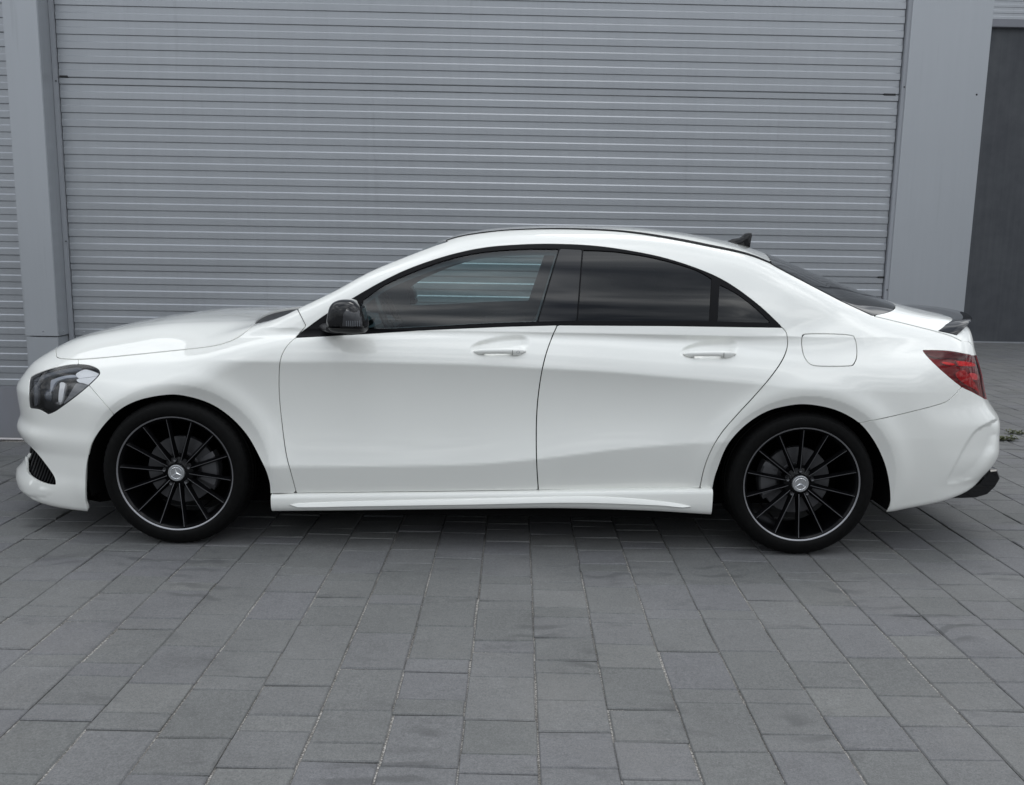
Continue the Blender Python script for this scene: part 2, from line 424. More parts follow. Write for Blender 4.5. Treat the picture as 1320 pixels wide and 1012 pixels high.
mb = MB(); mb.box(-9, xl0 - .003, 0.255, 0.35, 0, HT); mb.build('backing', 'shell_dark', wt)

# guide rails
xg0 = XW(63.2, 0)[0]; xg1 = XW(70, 0)[0]
xd1, xdr = XW(1168.8, 0)[0], XW(1176.8, 0)[0]
P_ = 0.0848
def slat_profile(h, seam):
    """(y, z) outline from the top of the piece down; y negative = towards the viewer"""
    r = -0.009
    if seam:   # seam slat: half a period, raised band only, with the section joint above it
        return [(0.006, 0.0), (0.006, -0.003), (r, -0.0045), (r, -h * 0.5 + .005), (r + .001, -h * .5 + .003), (.004, -h * .5 + .002), (.004, -h * .5)]
    return [(0.0, 0.0), (0.0, -0.0005), (-.004, -0.0015), (-.004, -h * .5 + .0055), (r, -h * .5 - .0015), (r, -h + .004), (r + .001, -h + .0028), (0, -h + .0022), (0, -h)]
slat_cache = {}
def slat(parent, x0, x1, z, seam, h=P_, y=0.0):
    key = (round(x0, 3), round(x1, 3), seam, round(h, 4))
    if key not in slat_cache:
        pr = slat_profile(h, seam); n = len(pr)
        V = [(x0, a, b) for a, b in pr] + [(x1, a, b) for a, b in pr]
        F = [(i, i + 1, n + i + 1, n + i) for i in range(n - 1)]
        # side returns
        F += [(0, n - 1) + tuple(range(n - 2, 0, -1)), (n, *range(n + 1, 2 * n))]
        V2 = [(x0, .03, 0), (x1, .03, 0), (x0, .03, -h), (x1, .03, -h)]
        slat_cache[key] = mesh_data('slat', V, F, 'door_metal', smooth=False)
    o = bpy.data.objects.new('slat', slat_cache[key]); COL.objects.link(o); o.parent = parent; o.location = (0, y + rng.gauss(0, .0006), z + rng.gauss(0, .0005))
    return o
def ribbed_door(parent, x0, x1, zseam, ztop, zbot):
    """sections of 13.5 periods; zseam is one seam height"""
    sec = 13.5 * P_
    z = zseam
    while z < ztop: z += sec
    while z > zbot + .01:
        slat(parent, x0, x1, z, True)
        zz_ = z - .5 * P_
        for k in range(13):
            if zz_ < zbot + P_: break
            slat(parent, x0, x1, zz_, False); zz_ -= P_
        z -= sec
        if zz_ < zbot + P_ : return zz_
    return z
zs1 = 1.1607
door = wall_thing('sectional_door', 'wide grey ribbed sectional door between the two pilasters, right behind the car', 'garage door')
ze = ribbed_door(door, xg1 + .004, xd1 - .004, zs1, 4.0, .12)
mb = MB(); mb.box(xg1 + .004, xd1 - .004, -.012, .03, .012, ze - .002, .003); mb.build('bottom_rail', 'plinth', door, angle=30)
# black latch pieces at the section joints on both door edges
for (px, py, wd) in ((1146, 122.3, .075), (1137, 357.5, .06), (86, 338.5, 0.03), (82, 99, .06)):
    x_, z_ = XW(px, py); mb = MB(); mb.box(x_ - wd / 2 if px > 600 else x_ - .02, x_ + wd / 2, -.014, .0, z_ - .006, z_ + .006, .001); mb.build('hinge_clip', 'black_plastic', door)
rl = wall_thing('guide_rail', 'narrow grey guide rail left of the wide ribbed door, tucked beside the left pilaster', 'guide rail', 'door guide rails')
mb = MB(); mb.box(xg0 + .001, xg1 - .001, -.022, .2, 0, 4.04, .003); mb.build('rail_face', 'rail_metal', rl, angle=30)
for zz_ in (.5, 1.3, 2.28, 3.2):
    r = MB(); r.lathe([(0, -.003), (.004, -.003), (.005, 0.0)], 'y', ((xg0 + xg1) / 2 + .006, -.022, zz_), 10); r.build('screw', 'black_plastic', rl, smooth=True)
rl = wall_thing('guide_rail', 'narrow grey guide rail between the ribbed door and the broad right pilaster', 'guide rail', 'door guide rails')
mb = MB(); mb.box(xd1 + .001, xdr - .012, -.026, .2, 0, 4.04, .003); mb.build('rail_face', 'rail_metal', rl, angle=30)
for zz_ in (.62, 1.08, 2.35, 3.2):
    r = MB(); r.lathe([(0, -.003), (.004, -.003), (.005, 0.0)], 'y', ((xd1 + xdr) / 2, -.026, zz_), 10); r.build('screw', 'black_plastic', rl, smooth=True)
# left neighbour door
d2 = wall_thing('sectional_door', 'neighbouring grey ribbed door at the left edge, with a plain kick panel at its foot', 'garage door')
zk = XW(10, 497)[1]
zrow = []
brights = [XW(5, y)[1] for y in (388.7, 405.8, 422.7, 439.4, 456)]
z0_ = brights[0] + .5 * P_
zst = z0_
while zst < 4.0: zst += P_
while zst > zk + P_ * .6:
    slat(d2, -7.4, xl0 + .06, zst, False); zst -= P_
mb = MB(); mb.box(-7.4, xl0 + .02, -.012, .03, zk + .010, zst - .002, .002); mb.build('lower_slat', 'door_metal', d2, angle=30)
mb = MB(); mb.box(-7.4, xl0 + .02, -.016, .03, .012, zk + .004, .004); mb.build('kick_panel', 'plinth', d2, angle=30)
mb = MB(); mb.box(-7.4, xl0 + .02, -.020, .03, 0.0, .012, .002); mb.build('threshold_seal', 'lamp_white', d2, angle=30)

# ---- set-back building at the right
far = on_ground(1300, 443)
YF = far[1]; ztopf = on_y(1300, 34, YF)[2]
fw = thing('far_building', 'set-back building at the right edge with a tall dark door under a raised grey shutter', 'building', (0, 0, 0), 0.012)
mb = MB(); mb.box(3.5, 16, YF + .02, YF + .3, 0.012, ztopf - .003); mb.build('dark_door', 'dark_panel', fw)
mb = MB(); mb.box(3.5, 16, YF - .01, YF + .3, 0, 0.018); mb.build('threshold', 'rail_metal', fw)
zb_ = on_y(1300, 24, YF)[2]
mb = MB(); mb.box(3.5, 16, YF - .05, YF + .3, ztopf, zb_, .006); mb.build('bottom_bar', 'plinth', fw, angle=30)
zz_ = zb_
for k in range(22):
    o = slat(fw, 3.5, 16, zz_ + .0848, False, .0848, YF - .03); zz_ += .0848
# weeds in the joints by the threshold
def weed(px, py, n, label):
    g = on_ground(px, py); t = thing('weed', label, 'weed', (g[0], g[1], 0), 0, 'weeds growing in the paving joints')
    mb = MB()
    for k in range(n):
        a = rng.uniform(0, 6.28); rr = rng.uniform(.01, .07); L = rng.uniform(.02, .05); x, y = rr * math.cos(a) * 1.6, rr * math.sin(a) * .6
        h = rng.uniform(.004, .035); b = rng.uniform(0, 6.28); c, s_ = math.cos(b), math.sin(b); w_ = L * .3
        mb.add([(x, y, h * .4), (x + c * L * .5 - s_ * w_, y + s_ * L * .5 + c * w_, h), (x + c * L, y + s_ * L, h * .8), (x + c * L * .5 + s_ * w_, y + s_ * L * .5 - c * w_, h * 1.05)], [(0, 1, 2, 3)])
    mb.build('leaves', 'weed_leaf', t)
simple('weed_leaf', (0.075, 0.085, 0.035), rough=0.7)
weed(1296, 568, 60, 'small dry green weed in the paving joints behind the rear bumper, nearer clump')
weed(1312, 560, 36, 'small green weed in the paving at the right edge of the yard, farther clump')
# ================================================================== THE CAR
def prof(pts, sig=0.03, n=6000, pad=1.0):
    xs = np.array([p[0] for p in pts], float); ys = np.array([p[1] for p in pts], float)
    h = np.diff(xs); d = np.diff(ys) / h; m = np.zeros(len(xs))
    m[1:-1] = np.where(d[:-1] * d[1:] > 0, (h[:-1] + h[1:]) * d[:-1] * d[1:] / np.where(d[:-1] * d[1:] > 0, h[1:] * d[:-1] + h[:-1] * d[1:], 1), 0)
    m[0] = d[0]; m[-1] = d[-1]
    X = np.linspace(xs[0] - pad, xs[-1] + pad, n); Xc = np.clip(X, xs[0], xs[-1])
    i = np.clip(np.searchsorted(xs, Xc) - 1, 0, len(h) - 1); t = (Xc - xs[i]) / h[i]
    Y = ys[i] * (1 + 2 * t) * (1 - t) ** 2 + h[i] * m[i] * t * (1 - t) ** 2 + ys[i + 1] * t * t * (3 - 2 * t) + h[i] * m[i + 1] * t * t * (t - 1)
    Y = Y + np.where(X < xs[0], (X - xs[0]) * m[0], 0) + np.where(X > xs[-1], (X - xs[-1]) * m[-1], 0)
    if sig > 0:
        dx_ = X[1] - X[0]; k = int(3 * sig / dx_) + 1; g = np.exp(-.5 * (np.arange(-k, k + 1) * dx_ / sig) ** 2); g /= g.sum()
        Y = np.convolve(np.pad(Y, k, mode='edge'), g, mode='valid')
    return lambda x: np.interp(x, X, Y)
def smax(a, b, k):
    h = np.clip(.5 + .5 * (a - b) / k, 0, 1); return b * (1 - h) + a * h + k * h * (1 - h)
def smin(a, b, k): return -smax(-a, -b, k)
def sstep(a, b, x):
    t = np.clip((x - a) / (b - a), 0, 1); return t * t * (3 - 2 * t)

f_P = prof([(-2.4, .73), (-2.2, .785), (-2.0, .825), (-1.8, .852), (-1.6, .868), (-1.35, .876), (-1, .876), (-.5, .876), (0, .877), (.5, .879), (1, .885), (1.35, .889), (1.6, .886), (1.8, .872), (2, .845), (2.2, .80), (2.45, .72)], .06)
f_XF = prof([(0, -2.30), (.2, -2.293), (.35, -2.268), (.5, -2.205), (.6, -2.140), (.7, -2.05), (.78, -1.94), (.86, -1.72)], .03)
f_XR = prof([(0, 2.40), (.3, 2.392), (.5, 2.355), (.6, 2.318), (.7, 2.255), (.78, 2.17), (.86, 1.98)], .03)
f_FZ = prof([(0, .10), (.085, .075), (.128, .0), (.16, -.025), (.20, -.031), (.235, -.022), (.29, .008), (.37, .012), (.40, -.005), (.44, -.022), (.50, .0), (.56, -.006), (.62, -.010), (.66, .006), (.70, .032), (.74, .055), (.80, .14), (.9, .30)], .010)
f_RZ = prof([(0.1, -.30), (.179, -.12), (.25, -.065), (.30, -.056), (.332, -.030), (.38, .004), (.426, .018), (.47, .012), (.53, .010), (.573, .003), (.62, -.03), (.664, -.062), (.72, -.080), (.773, -.095), (.85, -.125), (.898, -.145), (.95, -.155), (1.0, -.155), (1.1, -.155)], .012)
f_zd = prof([(-2.5, .45), (-2.34, .60), (-2.30, .645), (-2.26, .688), (-2.208, .738), (-2.09, .812), (-1.974, .863), (-1.708, .925), (-1.444, .960), (-1.22, .965), (-1.0, .962), (-.8, .952), (-.5, .953), (-.1, .978), (.2, .994), (.7, 1.003), (1.24, 1.025), (1.5, 1.06), (1.75, 1.068), (1.96, 1.050), (2.1, 1.036), (2.25, 1.016), (2.45, .985)], .03)
f_A = prof([(-2.3, .8), (-2.0, .9), (-1.75, .95), (-1.4, .88), (-1.2, .58), (-1.0, .22), (-.85, .05), (-.6, .0), (1.2, .0), (1.45, .25), (1.7, .42), (1.9, .55), (2.1, .85), (2.3, 1.0)], .07)
f_g = prof([(0, 0), (.2, .003), (.4, .012), (.52, .024), (.56, .033), (.60, .050), (.66, .088), (.72, .135), (.8, .205), (.9, .31)], .008)
f_zc = prof([(-1.5, .72), (-1.25, .85), (-1.1, .93), (-.95, .985), (-.87, 1.025), (-.79, 1.063), (-.67, 1.124), (-.55, 1.196), (-.43, 1.256), (-.305, 1.317), (-.15, 1.376), (.08, 1.408), (.31, 1.420), (.54, 1.422), (.81, 1.407), (1.085, 1.370), (1.33, 1.308), (1.59, 1.212), (1.837, 1.112), (1.993, 1.045), (2.2, .96), (2.5, .85)], .035)
f_sh = prof([(-1.2, .0), (-.5, .0), (-.2, .05), (.1, .02), (.4, 0), (1, 0), (3, 0)], .05)
f_c = prof([(-1.2, .006), (-.6, .008), (-.3, .020), (.3, .033), (.7, .034), (1.1, .050), (1.33, .085), (1.55, .105), (1.75, .115), (2.0, .12), (2.4, .12)], .05)
f_n = prof([(-1.3, .10), (-1.1, .05), (-.9, .02), (-.6, .0), (.2, .0), (1.0, .004), (1.25, .018), (1.45, .045), (1.6, .075), (1.8, .13), (2.0, .20), (2.3, .34)], .05)
f_zs = prof([(-2.2, .78), (-1.9, .79), (-1.408, .806), (-1.179, .813), (-.951, .812), (-.527, .818), (-.103, .816), (.159, .807), (.485, .796), (.715, .781), (1.043, .76), (1.339, .742), (2.2, .72)], .05)
f_zl = prof([(-2.2, .36), (-.93, .362), (-.498, .37), (-.099, .384), (.2, .413), (.388, .44), (.606, .471), (.936, .501), (1.3, .53), (2.3, .53)], .05)
f_As = prof([(-2.1, .0), (-1.6, .0), (-1.35, .4), (-1.0, 1), (.3, 1), (.7, .8), (1.0, .40), (1.3, .1), (1.6, 0.0), (2.4, 0)], .08)
f_zbt = prof([(-2.4, .16), (-2.2, .142), (-2.0, .122), (-1.7, .114), (-1.4, .14), (-1.0, .20), (.9, .20), (1.3, .19), (1.72, .182), (1.9, .205), (2.1, .25), (2.3, .31), (2.45, .35)], .02)
WHX, WHZ, TR = 1.3495, 0.318, 0.3185
def side_inset(x, z):
    zs, zl, A = f_zs(x), f_zl(x), f_As(x)
    tot = 0
    for dz, wgt in ((-.005, .2), (-.0025, .2), (0, .2), (.0025, .2), (.005, .2)):
        q = z + dz
        up = np.maximum(q - zs, 0)
        top = (.10 + .10 * A) * up + 2.5 * up ** 2
        u = np.clip((zs - q) / (zs - zl), 0, 1)
        mid = A * .030 * 4 * u * (1 - u) * (1 - .25 * u) - .006 * A * u
        lo = np.maximum(zl - q, 0)
        low = (.05 + .17 * A) * lo + .15 * lo ** 2 - .006 * A * (lo > 0)
        base_c = (1 - A) * (.16 * np.maximum(.62 - q, 0) ** 2 + .10 * np.maximum(q - .62, 0) ** 2)
        tot = tot + wgt * (np.where(q > zs, top, np.where(q > zl, mid, low)) + base_c)
    return tot
def flare(x, z):
    """shallow chamfer round both wheel arches"""
    r = 0
    for cx in (-WHX + .012, WHX + .0):
        d = np.hypot((x - cx), (z - .30))
        t = np.clip((.435 - d), 0, .2)
        r = r + (.30 * np.maximum(.410 - d, 0)) * (d < .5)
        r = r - .012 * np.exp(-((d - .43) / .05) ** 2)
    return r
# recesses behind the two door handles (centre x, z, half length)
HANDLES = [(0.040, 0.885), (0.930, 0.882)]
def dents(x, z):
    r = 0
    for hx, hz in HANDLES:
        tx = (x - hx) / .125; zc_ = hz + .010 + .016 * np.clip(tx, -1, 1)
        hh = .036 * np.sqrt(np.clip(1 - tx ** 2, 0, 1)) * (1 + .15 * tx) + 1e-4
        s = np.abs((z - zc_) / (hh + .006)); e_ = np.abs(tx)
        r = r + .016 * (1 - sstep(.25, 1.0, s)) * (1 - sstep(.7, 1.03, e_))
    return r
def fbody(P):
    x, y, z = P[..., 0], np.abs(P[..., 1]), P[..., 2]
    ins = side_inset(x, z)
    W = f_P(x) - ins - flare(x, z) - dents(x, z)
    side = y - W
    lipd = front_lip(x, y, z)
    front = f_XF(y) + f_FZ(z) - x - lipd
    rear = x - f_XR(y) - f_RZ(z) + rear_scoop(x, y, z)
    deck = z - (f_zd(x) - f_A(x) * f_g(y))
    kd = np.interp(x, [-2.2, -1.0, -.7, 1.1, 1.5, 2.2], [.10, .09, .05, .05, .10, .07])
    F = smax(smax(front, rear, .05), side, .10)
    F = smax(F, deck, kd)
    F = smax(F, f_zbt(x) - z, .03)
    gs = y - (.812 - f_n(x) - .28 * np.maximum(z - .95, 0) + .5 * np.minimum(z - .95, 0) - .62 * np.maximum(z - .95, 0) ** 2)
    xs_ = x - f_sh(x) * y * y
    rf = z - (f_zc(xs_) - f_c(x) * (y / .57) ** 2)
    G = smax(gs, rf, .075)
    G = smax(G, x - 2.15, .05); G = smax(G, -1.25 - x, .05); G = smax(G, .72 - z, .03)
    kb = np.interp(x, [-1.2, -.9, -.6, 1.0, 1.3, 1.6, 2.0], [.06, .04, .022, .022, .09, .16, .10])
    return smin(F, G, kb)
def sdf(poly, X=None, Y=None):
    """signed distance to a closed polygon in photo pixels, + inside"""
    X = PX if X is None else X; Y = PY if Y is None else Y
    d = np.full(X.shape, 1e9); ins = np.zeros(X.shape, bool); n = len(poly)
    for i in range(n):
        ax, ay = poly[i]; bx, by = poly[(i + 1) % n]; ex, ey = bx - ax, by - ay; L = ex * ex + ey * ey
        if L < 1e-12: continue
        t = np.clip(((X - ax) * ex + (Y - ay) * ey) / L, 0, 1)
        d = np.minimum(d, (X - ax - t * ex) ** 2 + (Y - ay - t * ey) ** 2)
        c = ((ay > Y) != (by > Y))
        if ey != 0: ins ^= c & (X < ex * (Y - ay) / ey + ax)
    d = np.sqrt(d); return np.where(ins, d, -d)
SC_H = [(1320, 528), (1287.6, 537.4), (1278, 542), (1267, 547.7), (1259, 551.6), (1252.8, 558), (1243.3, 572), (1230.7, 596), (1221, 614), (1219, 620), (1222, 624), (1231, 623.5), (1256, 619), (1300, 610), (1320, 610)]
SC_S = [(1287.6, 520), (1288.5, 562), (1284, 578), (1275, 596), (1262, 612), (1245, 625), (1150, 640), (1150, 500)]
def rear_scoop(x, y, z):
    r = np.zeros_like(x); m = (x > 2.0) & (z < .62) & (z > .2) & (y > .38)
    if not m.any(): return r
    u, v = proj(np.stack([x[m], -y[m], z[m]], 1))
    a = sdf(SC_H, u, v); b = sdf(SC_S, u, v)
    r[m] = .030 * sstep(0, 4.0, a) * sstep(-2, 15, b) * sstep(.44, .57, y[m])
    return r
LIP = [(-30, 588), (19, 588), (30, 607), (42, 622), (57, 628), (69, 629.5), (74, 630), (68, 639), (52, 643), (36, 641), (15, 632), (-30, 620)]
LIP2 = [(-30, 636), (28, 636), (45, 641), (66, 640), (76, 630), (80, 634), (72, 646), (52, 652), (30, 646), (-30, 645)]
def front_lip(x, y, z):
    r = np.zeros_like(x); m = (x < -1.9) & (z < .34) & (y > .25)
    if not m.any(): return r
    u, v = proj(np.stack([x[m], -y[m], z[m]], 1))
    r[m] = (.013 * sstep(0, 4.0, sdf(LIP, u, v)) + .006 * sstep(0, 3.5, sdf(LIP2, u, v))) * sstep(.25, .35, y[m]) * (1 - sstep(40, 74, u))
    return r

# ---- sample the body on rays from a spine; normals from the gradient of the shape function
def grad(P, h=.0015):
    g = np.zeros_like(P)
    for i in range(3):
        d = np.zeros(3); d[i] = h; g[:, i] = (fbody(P + d) - fbody(P - d))
    return g / np.maximum(np.linalg.norm(g, axis=1, keepdims=True), 1e-9)
def sample(us, vs_):
    """us: along the spine: 0..1 front fan, 1..2 side, 2..3 rear fan"""
    U, Vv = np.meshgrid(us, vs_, indexing='ij'); U = U.ravel(); T = Vv.ravel()
    xa, xb = -1.60, 1.72
    ox = np.where(U < 1, xa, np.where(U > 2, xb, xa + (U - 1) * (xb - xa)))
    ph = np.where(U < 1, (1 - U) * -math.pi / 2, np.where(U > 2, (U - 2) * math.pi / 2, 0))   # 0 = -y
    D = np.stack([np.cos(T) * np.sin(ph), -np.cos(T) * np.cos(ph), np.sin(T)], 1)
    O = np.stack([ox, np.zeros_like(ox), np.full_like(ox, .60)], 1)
    lo = np.full(len(U), .05); hi = np.full(len(U), 1.35)
    ts = np.linspace(.05, 1.35, 27); last = np.full(len(U), .05)
    for t in ts[1:]:
        ins = fbody(O + D * t) < 0
        last = np.where(ins & (last > t - .11), t, last)
    lo = last; hi = last + .05
    for _ in range(22):
        mid = (lo + hi) / 2; ins = fbody(O + D * mid[:, None]) < 0
        lo = np.where(ins, mid, lo); hi = np.where(ins, hi, mid)
    P = O + D * ((lo + hi) / 2)[:, None]
    return P
def grid_tris(nu, nv):
    i = np.arange(nu - 1)[:, None] * nv + np.arange(nv - 1)[None, :]; i = i.ravel()
    a, b, c, d = i, i + nv, i + nv + 1, i + 1
    return np.concatenate([np.stack([a, b, c], 1), np.stack([a, c, d], 1)])
NU1, NU2, NU3 = 210, 430, 230
us = np.concatenate([np.linspace(0, 1, NU1, endpoint=False), np.linspace(1, 2, NU2, endpoint=False), np.linspace(2, 3, NU3)])
vsr = np.concatenate([np.linspace(-math.radians(60), -math.radians(2), 80, endpoint=False), np.linspace(-math.radians(2), math.radians(62), 160, endpoint=False), np.linspace(math.radians(62), math.radians(90), 30)])
BV = sample(us, vsr); BT = grid_tris(len(us), len(vsr))
BV[:, 1] = np.minimum(BV[:, 1], 0)
BN = grad(BV)
BN[np.abs(BV[:, 1]) < 1e-4, 1] = 0; BN /= np.linalg.norm(BN, axis=1, keepdims=True)
# drop degenerate triangles at the fan poles
A_ = BV[BT]; ar = np.linalg.norm(np.cross(A_[:, 1] - A_[:, 0], A_[:, 2] - A_[:, 0]), axis=1); BT = BT[ar > 1e-9]
# consistent outward winding
A_ = BV[BT]; fn = np.cross(A_[:, 1] - A_[:, 0], A_[:, 2] - A_[:, 0]); fl = (fn * BN[BT[:, 0]]).sum(1) < 0; BT[fl] = BT[fl][:, [0, 2, 1]]
PX, PY = proj(BV)
PX_, PY_ = PX, PY

def cr(pts, n=6, closed=True):
    """Catmull-Rom through the points; a point given twice is a corner"""
    out = []; m = len(pts)
    for i in range(m if closed else m - 1):
        p0, p1, p2, p3 = (np.array(pts[(i + k) % m] if closed else pts[min(max(i + k, 0), m - 1)], float) for k in (-1, 0, 1, 2))
        if np.allclose(p1, p2): out.append(p1); continue
        for t in np.arange(n) / n:
            out.append(.5 * ((2 * p1) + (-p0 + p2) * t + (2 * p0 - 5 * p1 + 4 * p2 - p3) * t * t + (-p0 + 3 * p1 - 3 * p2 + p3) * t ** 3))
    if not closed: out.append(np.array(pts[-1], float))
    return [tuple(p) for p in out]
def clip(V, N, T, E, f):
    """keep f>0; E: dict of extra per-vertex fields"""
    pos = f > 0
    m = pos[T].sum(1); keep3 = T[m == 3]
    newV = [V]; newN = [N]; base = len(V); cache = None
    out = [keep3]; ex = {k: [v] for k, v in E.items()}
    part = T[(m == 1) | (m == 2)]
    if len(part):
        s = pos[part]; one = s.sum(1) == 1
        # rotate so the odd vertex is first
        odd = np.where(one, s.argmax(1), (~s).argmax(1))
        r = np.stack([part[np.arange(len(part)), (odd + k) % 3] for k in range(3)], 1)
        ed = np.concatenate([r[:, [0, 1]], r[:, [0, 2]]]); es = np.sort(ed, 1)
        uq, inv = np.unique(es, axis=0, return_inverse=True); inv = inv.ravel()
        a, b = uq[:, 0], uq[:, 1]; t = f[a] / (f[a] - f[b]); t = t[:, None]
        newV.append(V[a] * (1 - t) + V[b] * t); nn = N[a] * (1 - t) + N[b] * t
        newN.append(nn / np.maximum(np.linalg.norm(nn, axis=1, keepdims=True), 1e-9))
        for k in ex: ex[k].append(E[k][a] * (1 - t[:, 0]) + E[k][b] * t[:, 0])
        q = len(part); e1 = base + inv[:q]; e2 = base + inv[q:]
        o1 = np.stack([r[:, 0], e1, e2], 1)[one]
        r2, f1, f2 = r[~one], e1[~one], e2[~one]
        o2 = np.stack([f1, r2[:, 1], r2[:, 2]], 1); o3 = np.stack([f1, r2[:, 2], f2], 1)
        out += [o1, o2, o3]
    T2 = np.concatenate(out); V2 = np.concatenate(newV); N2 = np.concatenate(newN); E2 = {k: np.concatenate(v) for k, v in ex.items()}
    used = np.unique(T2); mp = np.full(len(V2), -1); mp[used] = np.arange(len(used))
    return V2[used], N2[used], mp[T2], {k: v[used] for k, v in E2.items()}
def cut(fields, off=0.0):
    """region of the body where every field is > 0"""
    E = {str(i): f for i, f in enumerate(fields)}
    V, N, T = BV, BN, BT
    allpos = np.ones(len(BV), bool)
    near = np.ones(len(BT), bool)
    for f in fields: near &= (f[BT] > 0).any(1)
    T = BT[near]; used = np.unique(T); mp = np.full(len(V), -1); mp[used] = np.arange(len(used))
    V, N, T, E = V[used], N[used], mp[T], {k: v[used] for k, v in E.items()}
    for i in range(len(fields)): V, N, T, E = clip(V, N, T, E, E[str(i)])
    return V + N * off, N, T
def flange(V, N, T, depth):
    """folds the open edges inwards; the centre line stays open"""
    e = np.concatenate([T[:, [0, 1]], T[:, [1, 2]], T[:, [2, 0]]]); es = np.sort(e, 1)
    uq, idx, cnt = np.unique(es, axis=0, return_index=True, return_counts=True)
    be = e[idx[cnt == 1]]; be = be[~((np.abs(V[be[:, 0], 1]) < 2e-3) & (np.abs(V[be[:, 1], 1]) < 2e-3))]
    if not len(be): return V, N, T
    a, b = be[:, 0], be[:, 1]; n = len(be)
    d = V[b] - V[a]; sn = np.cross(d, N[a]); sn /= np.maximum(np.linalg.norm(sn, axis=1, keepdims=True), 1e-9)
    # soft rolled edge: a ring 0.8 mm in, then straight down
    o = len(V)
    # per-vertex side normals, averaged so that the fold shades smoothly
    acc = np.zeros_like(V); np.add.at(acc, a, sn); np.add.at(acc, b, sn); acc /= np.maximum(np.linalg.norm(acc, axis=1, keepdims=True), 1e-9)
    nv = N[be.ravel()]; sv = acc[be.ravel()]
    r1V = V[be.ravel()]; r1N = nv * .45 + sv * .9; r1N /= np.linalg.norm(r1N, axis=1, keepdims=True)
    r2V = r1V - nv * depth; r2N = sv
    V2 = np.concatenate([V, r1V, r2V]); N2 = np.concatenate([N, r1N, r2N])
    i = np.arange(n) * 2 + o; j = i + 1; k = i + 2 * n; l = j + 2 * n
    T2 = np.concatenate([T, np.stack([i, k, l], 1), np.stack([i, l, j], 1)])
    return V2, N2, T2
def mirror(V, N, T):
    m = np.array([1, -1, 1]); return V * m, N * m, T[:, [0, 2, 1]]
def panel(name, fields, mat, mode='both', off=0.0, depth=.012, parent=None, label=None):
    V, N, T = cut(fields, off)
    if len(T) == 0: print('EMPTY panel', name); return None
    V, N, T = flange(V, N, T, depth)
    parent = parent or CAR; res = []
    if mode == 'centre':
        V2, N2, T2 = mirror(V, N, T)
        res.append(obj(name, np.concatenate([V, V2]), np.concatenate([T, T2 + len(V)]), mat, parent, np.concatenate([N, N2])))
    else:
        res.append(obj(name, V, T, mat, parent, N))
        if mode == 'both': V2, N2, T2 = mirror(V, N, T); res.append(obj(name, V2, T2, mat, parent, N2))
    if label:
        for r in res: r['label'] = label
    return res
CAR = thing('parked_car', 'white four-door coupe saloon with black multi-spoke wheels, parked side-on before the ribbed door', 'car', (0, 0, 0))
AY = -BV[:, 1]; BX = BV[:, 0]; BZ = BV[:, 2]
# facing guard: how far a point is on the near flank, in px-like units
G = .72       # half gap in photo pixels (about 2 mm)

# ---- traced outlines (photo pixels, each falls on the body surface)
L_bon = [(71, 458.5), (75, 461), (81, 462.3), (100, 463.3), (134, 461), (201.5, 454.3), (268.6, 447), (292, 441.5), (309, 433.7), (327.4, 418.5), (336, 412)]
L_cowl = [(336, 413.5), (350, 411.5), (365, 407), (383, 398)]
L_doorF = [(381, 435), (368.6, 447.7), (360.7, 467), (359.7, 505), (363, 543), (368.6, 584.5), (375, 610), (382, 636)]
L_B = [(718.6, 419), (709, 441), (701, 467), (694.8, 502), (691.6, 540), (691.6, 591), (694, 632)]
L_rear = [(1008, 421.7), (1014, 430), (1015, 446.7), (1008, 465), (993, 486.7), (973, 510), (950, 535), (926.7, 563), (910, 596.7), (902, 630)]
L_belt = [(381, 435), (420, 433), (472, 430), (553, 425), (653, 420.7), (718.6, 419.2), (860, 419.8), (1008, 422)]
arch_f = cr([(108, 720), (108, 720), (113, 661), (110, 645), (110, 615), (113.5, 588), (122.6, 563), (148, 533), (175, 517), (208, 509.5), (235, 509.5), (268.6, 519), (295.5, 536), (319, 561), (336, 591.5), (346, 615), (349, 640), (349.5, 720), (349.5, 720)], 5)
arch_r = cr([(917.5, 720), (917.5, 720), (917.5, 660), (918.5, 627), (925.5, 602), (938, 573), (960.5, 548), (989, 530), (1021, 522), (1046, 521.6), (1078, 528.6), (1107, 544.5), (1126, 567), (1140, 595.5), (1146.6, 624), (1147.5, 649.5), (1142, 664), (1142, 720), (1142, 720)], 5)
DLO = cr([(380, 434.5), (380, 434.5), (395, 423), (420, 405), (453, 385), (486.7, 365.5), (520, 349), (553, 336.5), (586.7, 326.5), (620, 319.5), (653, 316), (703, 314), (760, 316), (810, 322.5), (860, 333), (910, 350), (943, 367), (976.7, 391.7), (1000, 413), (1009, 422.3), (1009, 422.3), (860, 420), (718, 419.3), (653, 420.7), (553, 425), (472, 430), (420, 433)], 5)
GL_F = cr([(469.5, 424), (469.5, 424), (467.5, 387), (467.5, 387), (497, 366.5), (531, 351), (565, 338), (599, 328.8), (633, 323.5), (678, 320.5), (720, 320.5), (720, 320.5), (692, 414.5), (692, 414.5), (622, 417), (553, 421), (500, 423.5)], 5)
GL_R = cr([(752, 322), (752, 322), (793, 324), (843, 332), (893, 346), (917.5, 359), (917.5, 359), (914.5, 414), (914.5, 414), (745, 413.5), (745, 413.5)], 5)
GL_Q = cr([(927.7, 366.5), (927.7, 366.5), (950, 378.5), (973, 396), (994, 416), (994, 416), (925, 414.5), (925, 414.5)], 5)
HEAD = cr([(38, 489.5), (36.8, 510), (38, 526.6), (38, 526.6), (48.7, 527.7), (56.6, 531.5), (61.5, 534.5), (61.5, 534.5), (71.4, 530.5), (83, 522.5), (99, 510.5), (114, 498), (127.2, 485), (129, 479.6), (125.7, 474.9), (117, 471), (104, 469.3), (89, 470), (69.4, 474), (54.6, 478.7), (42.7, 484)], 4)
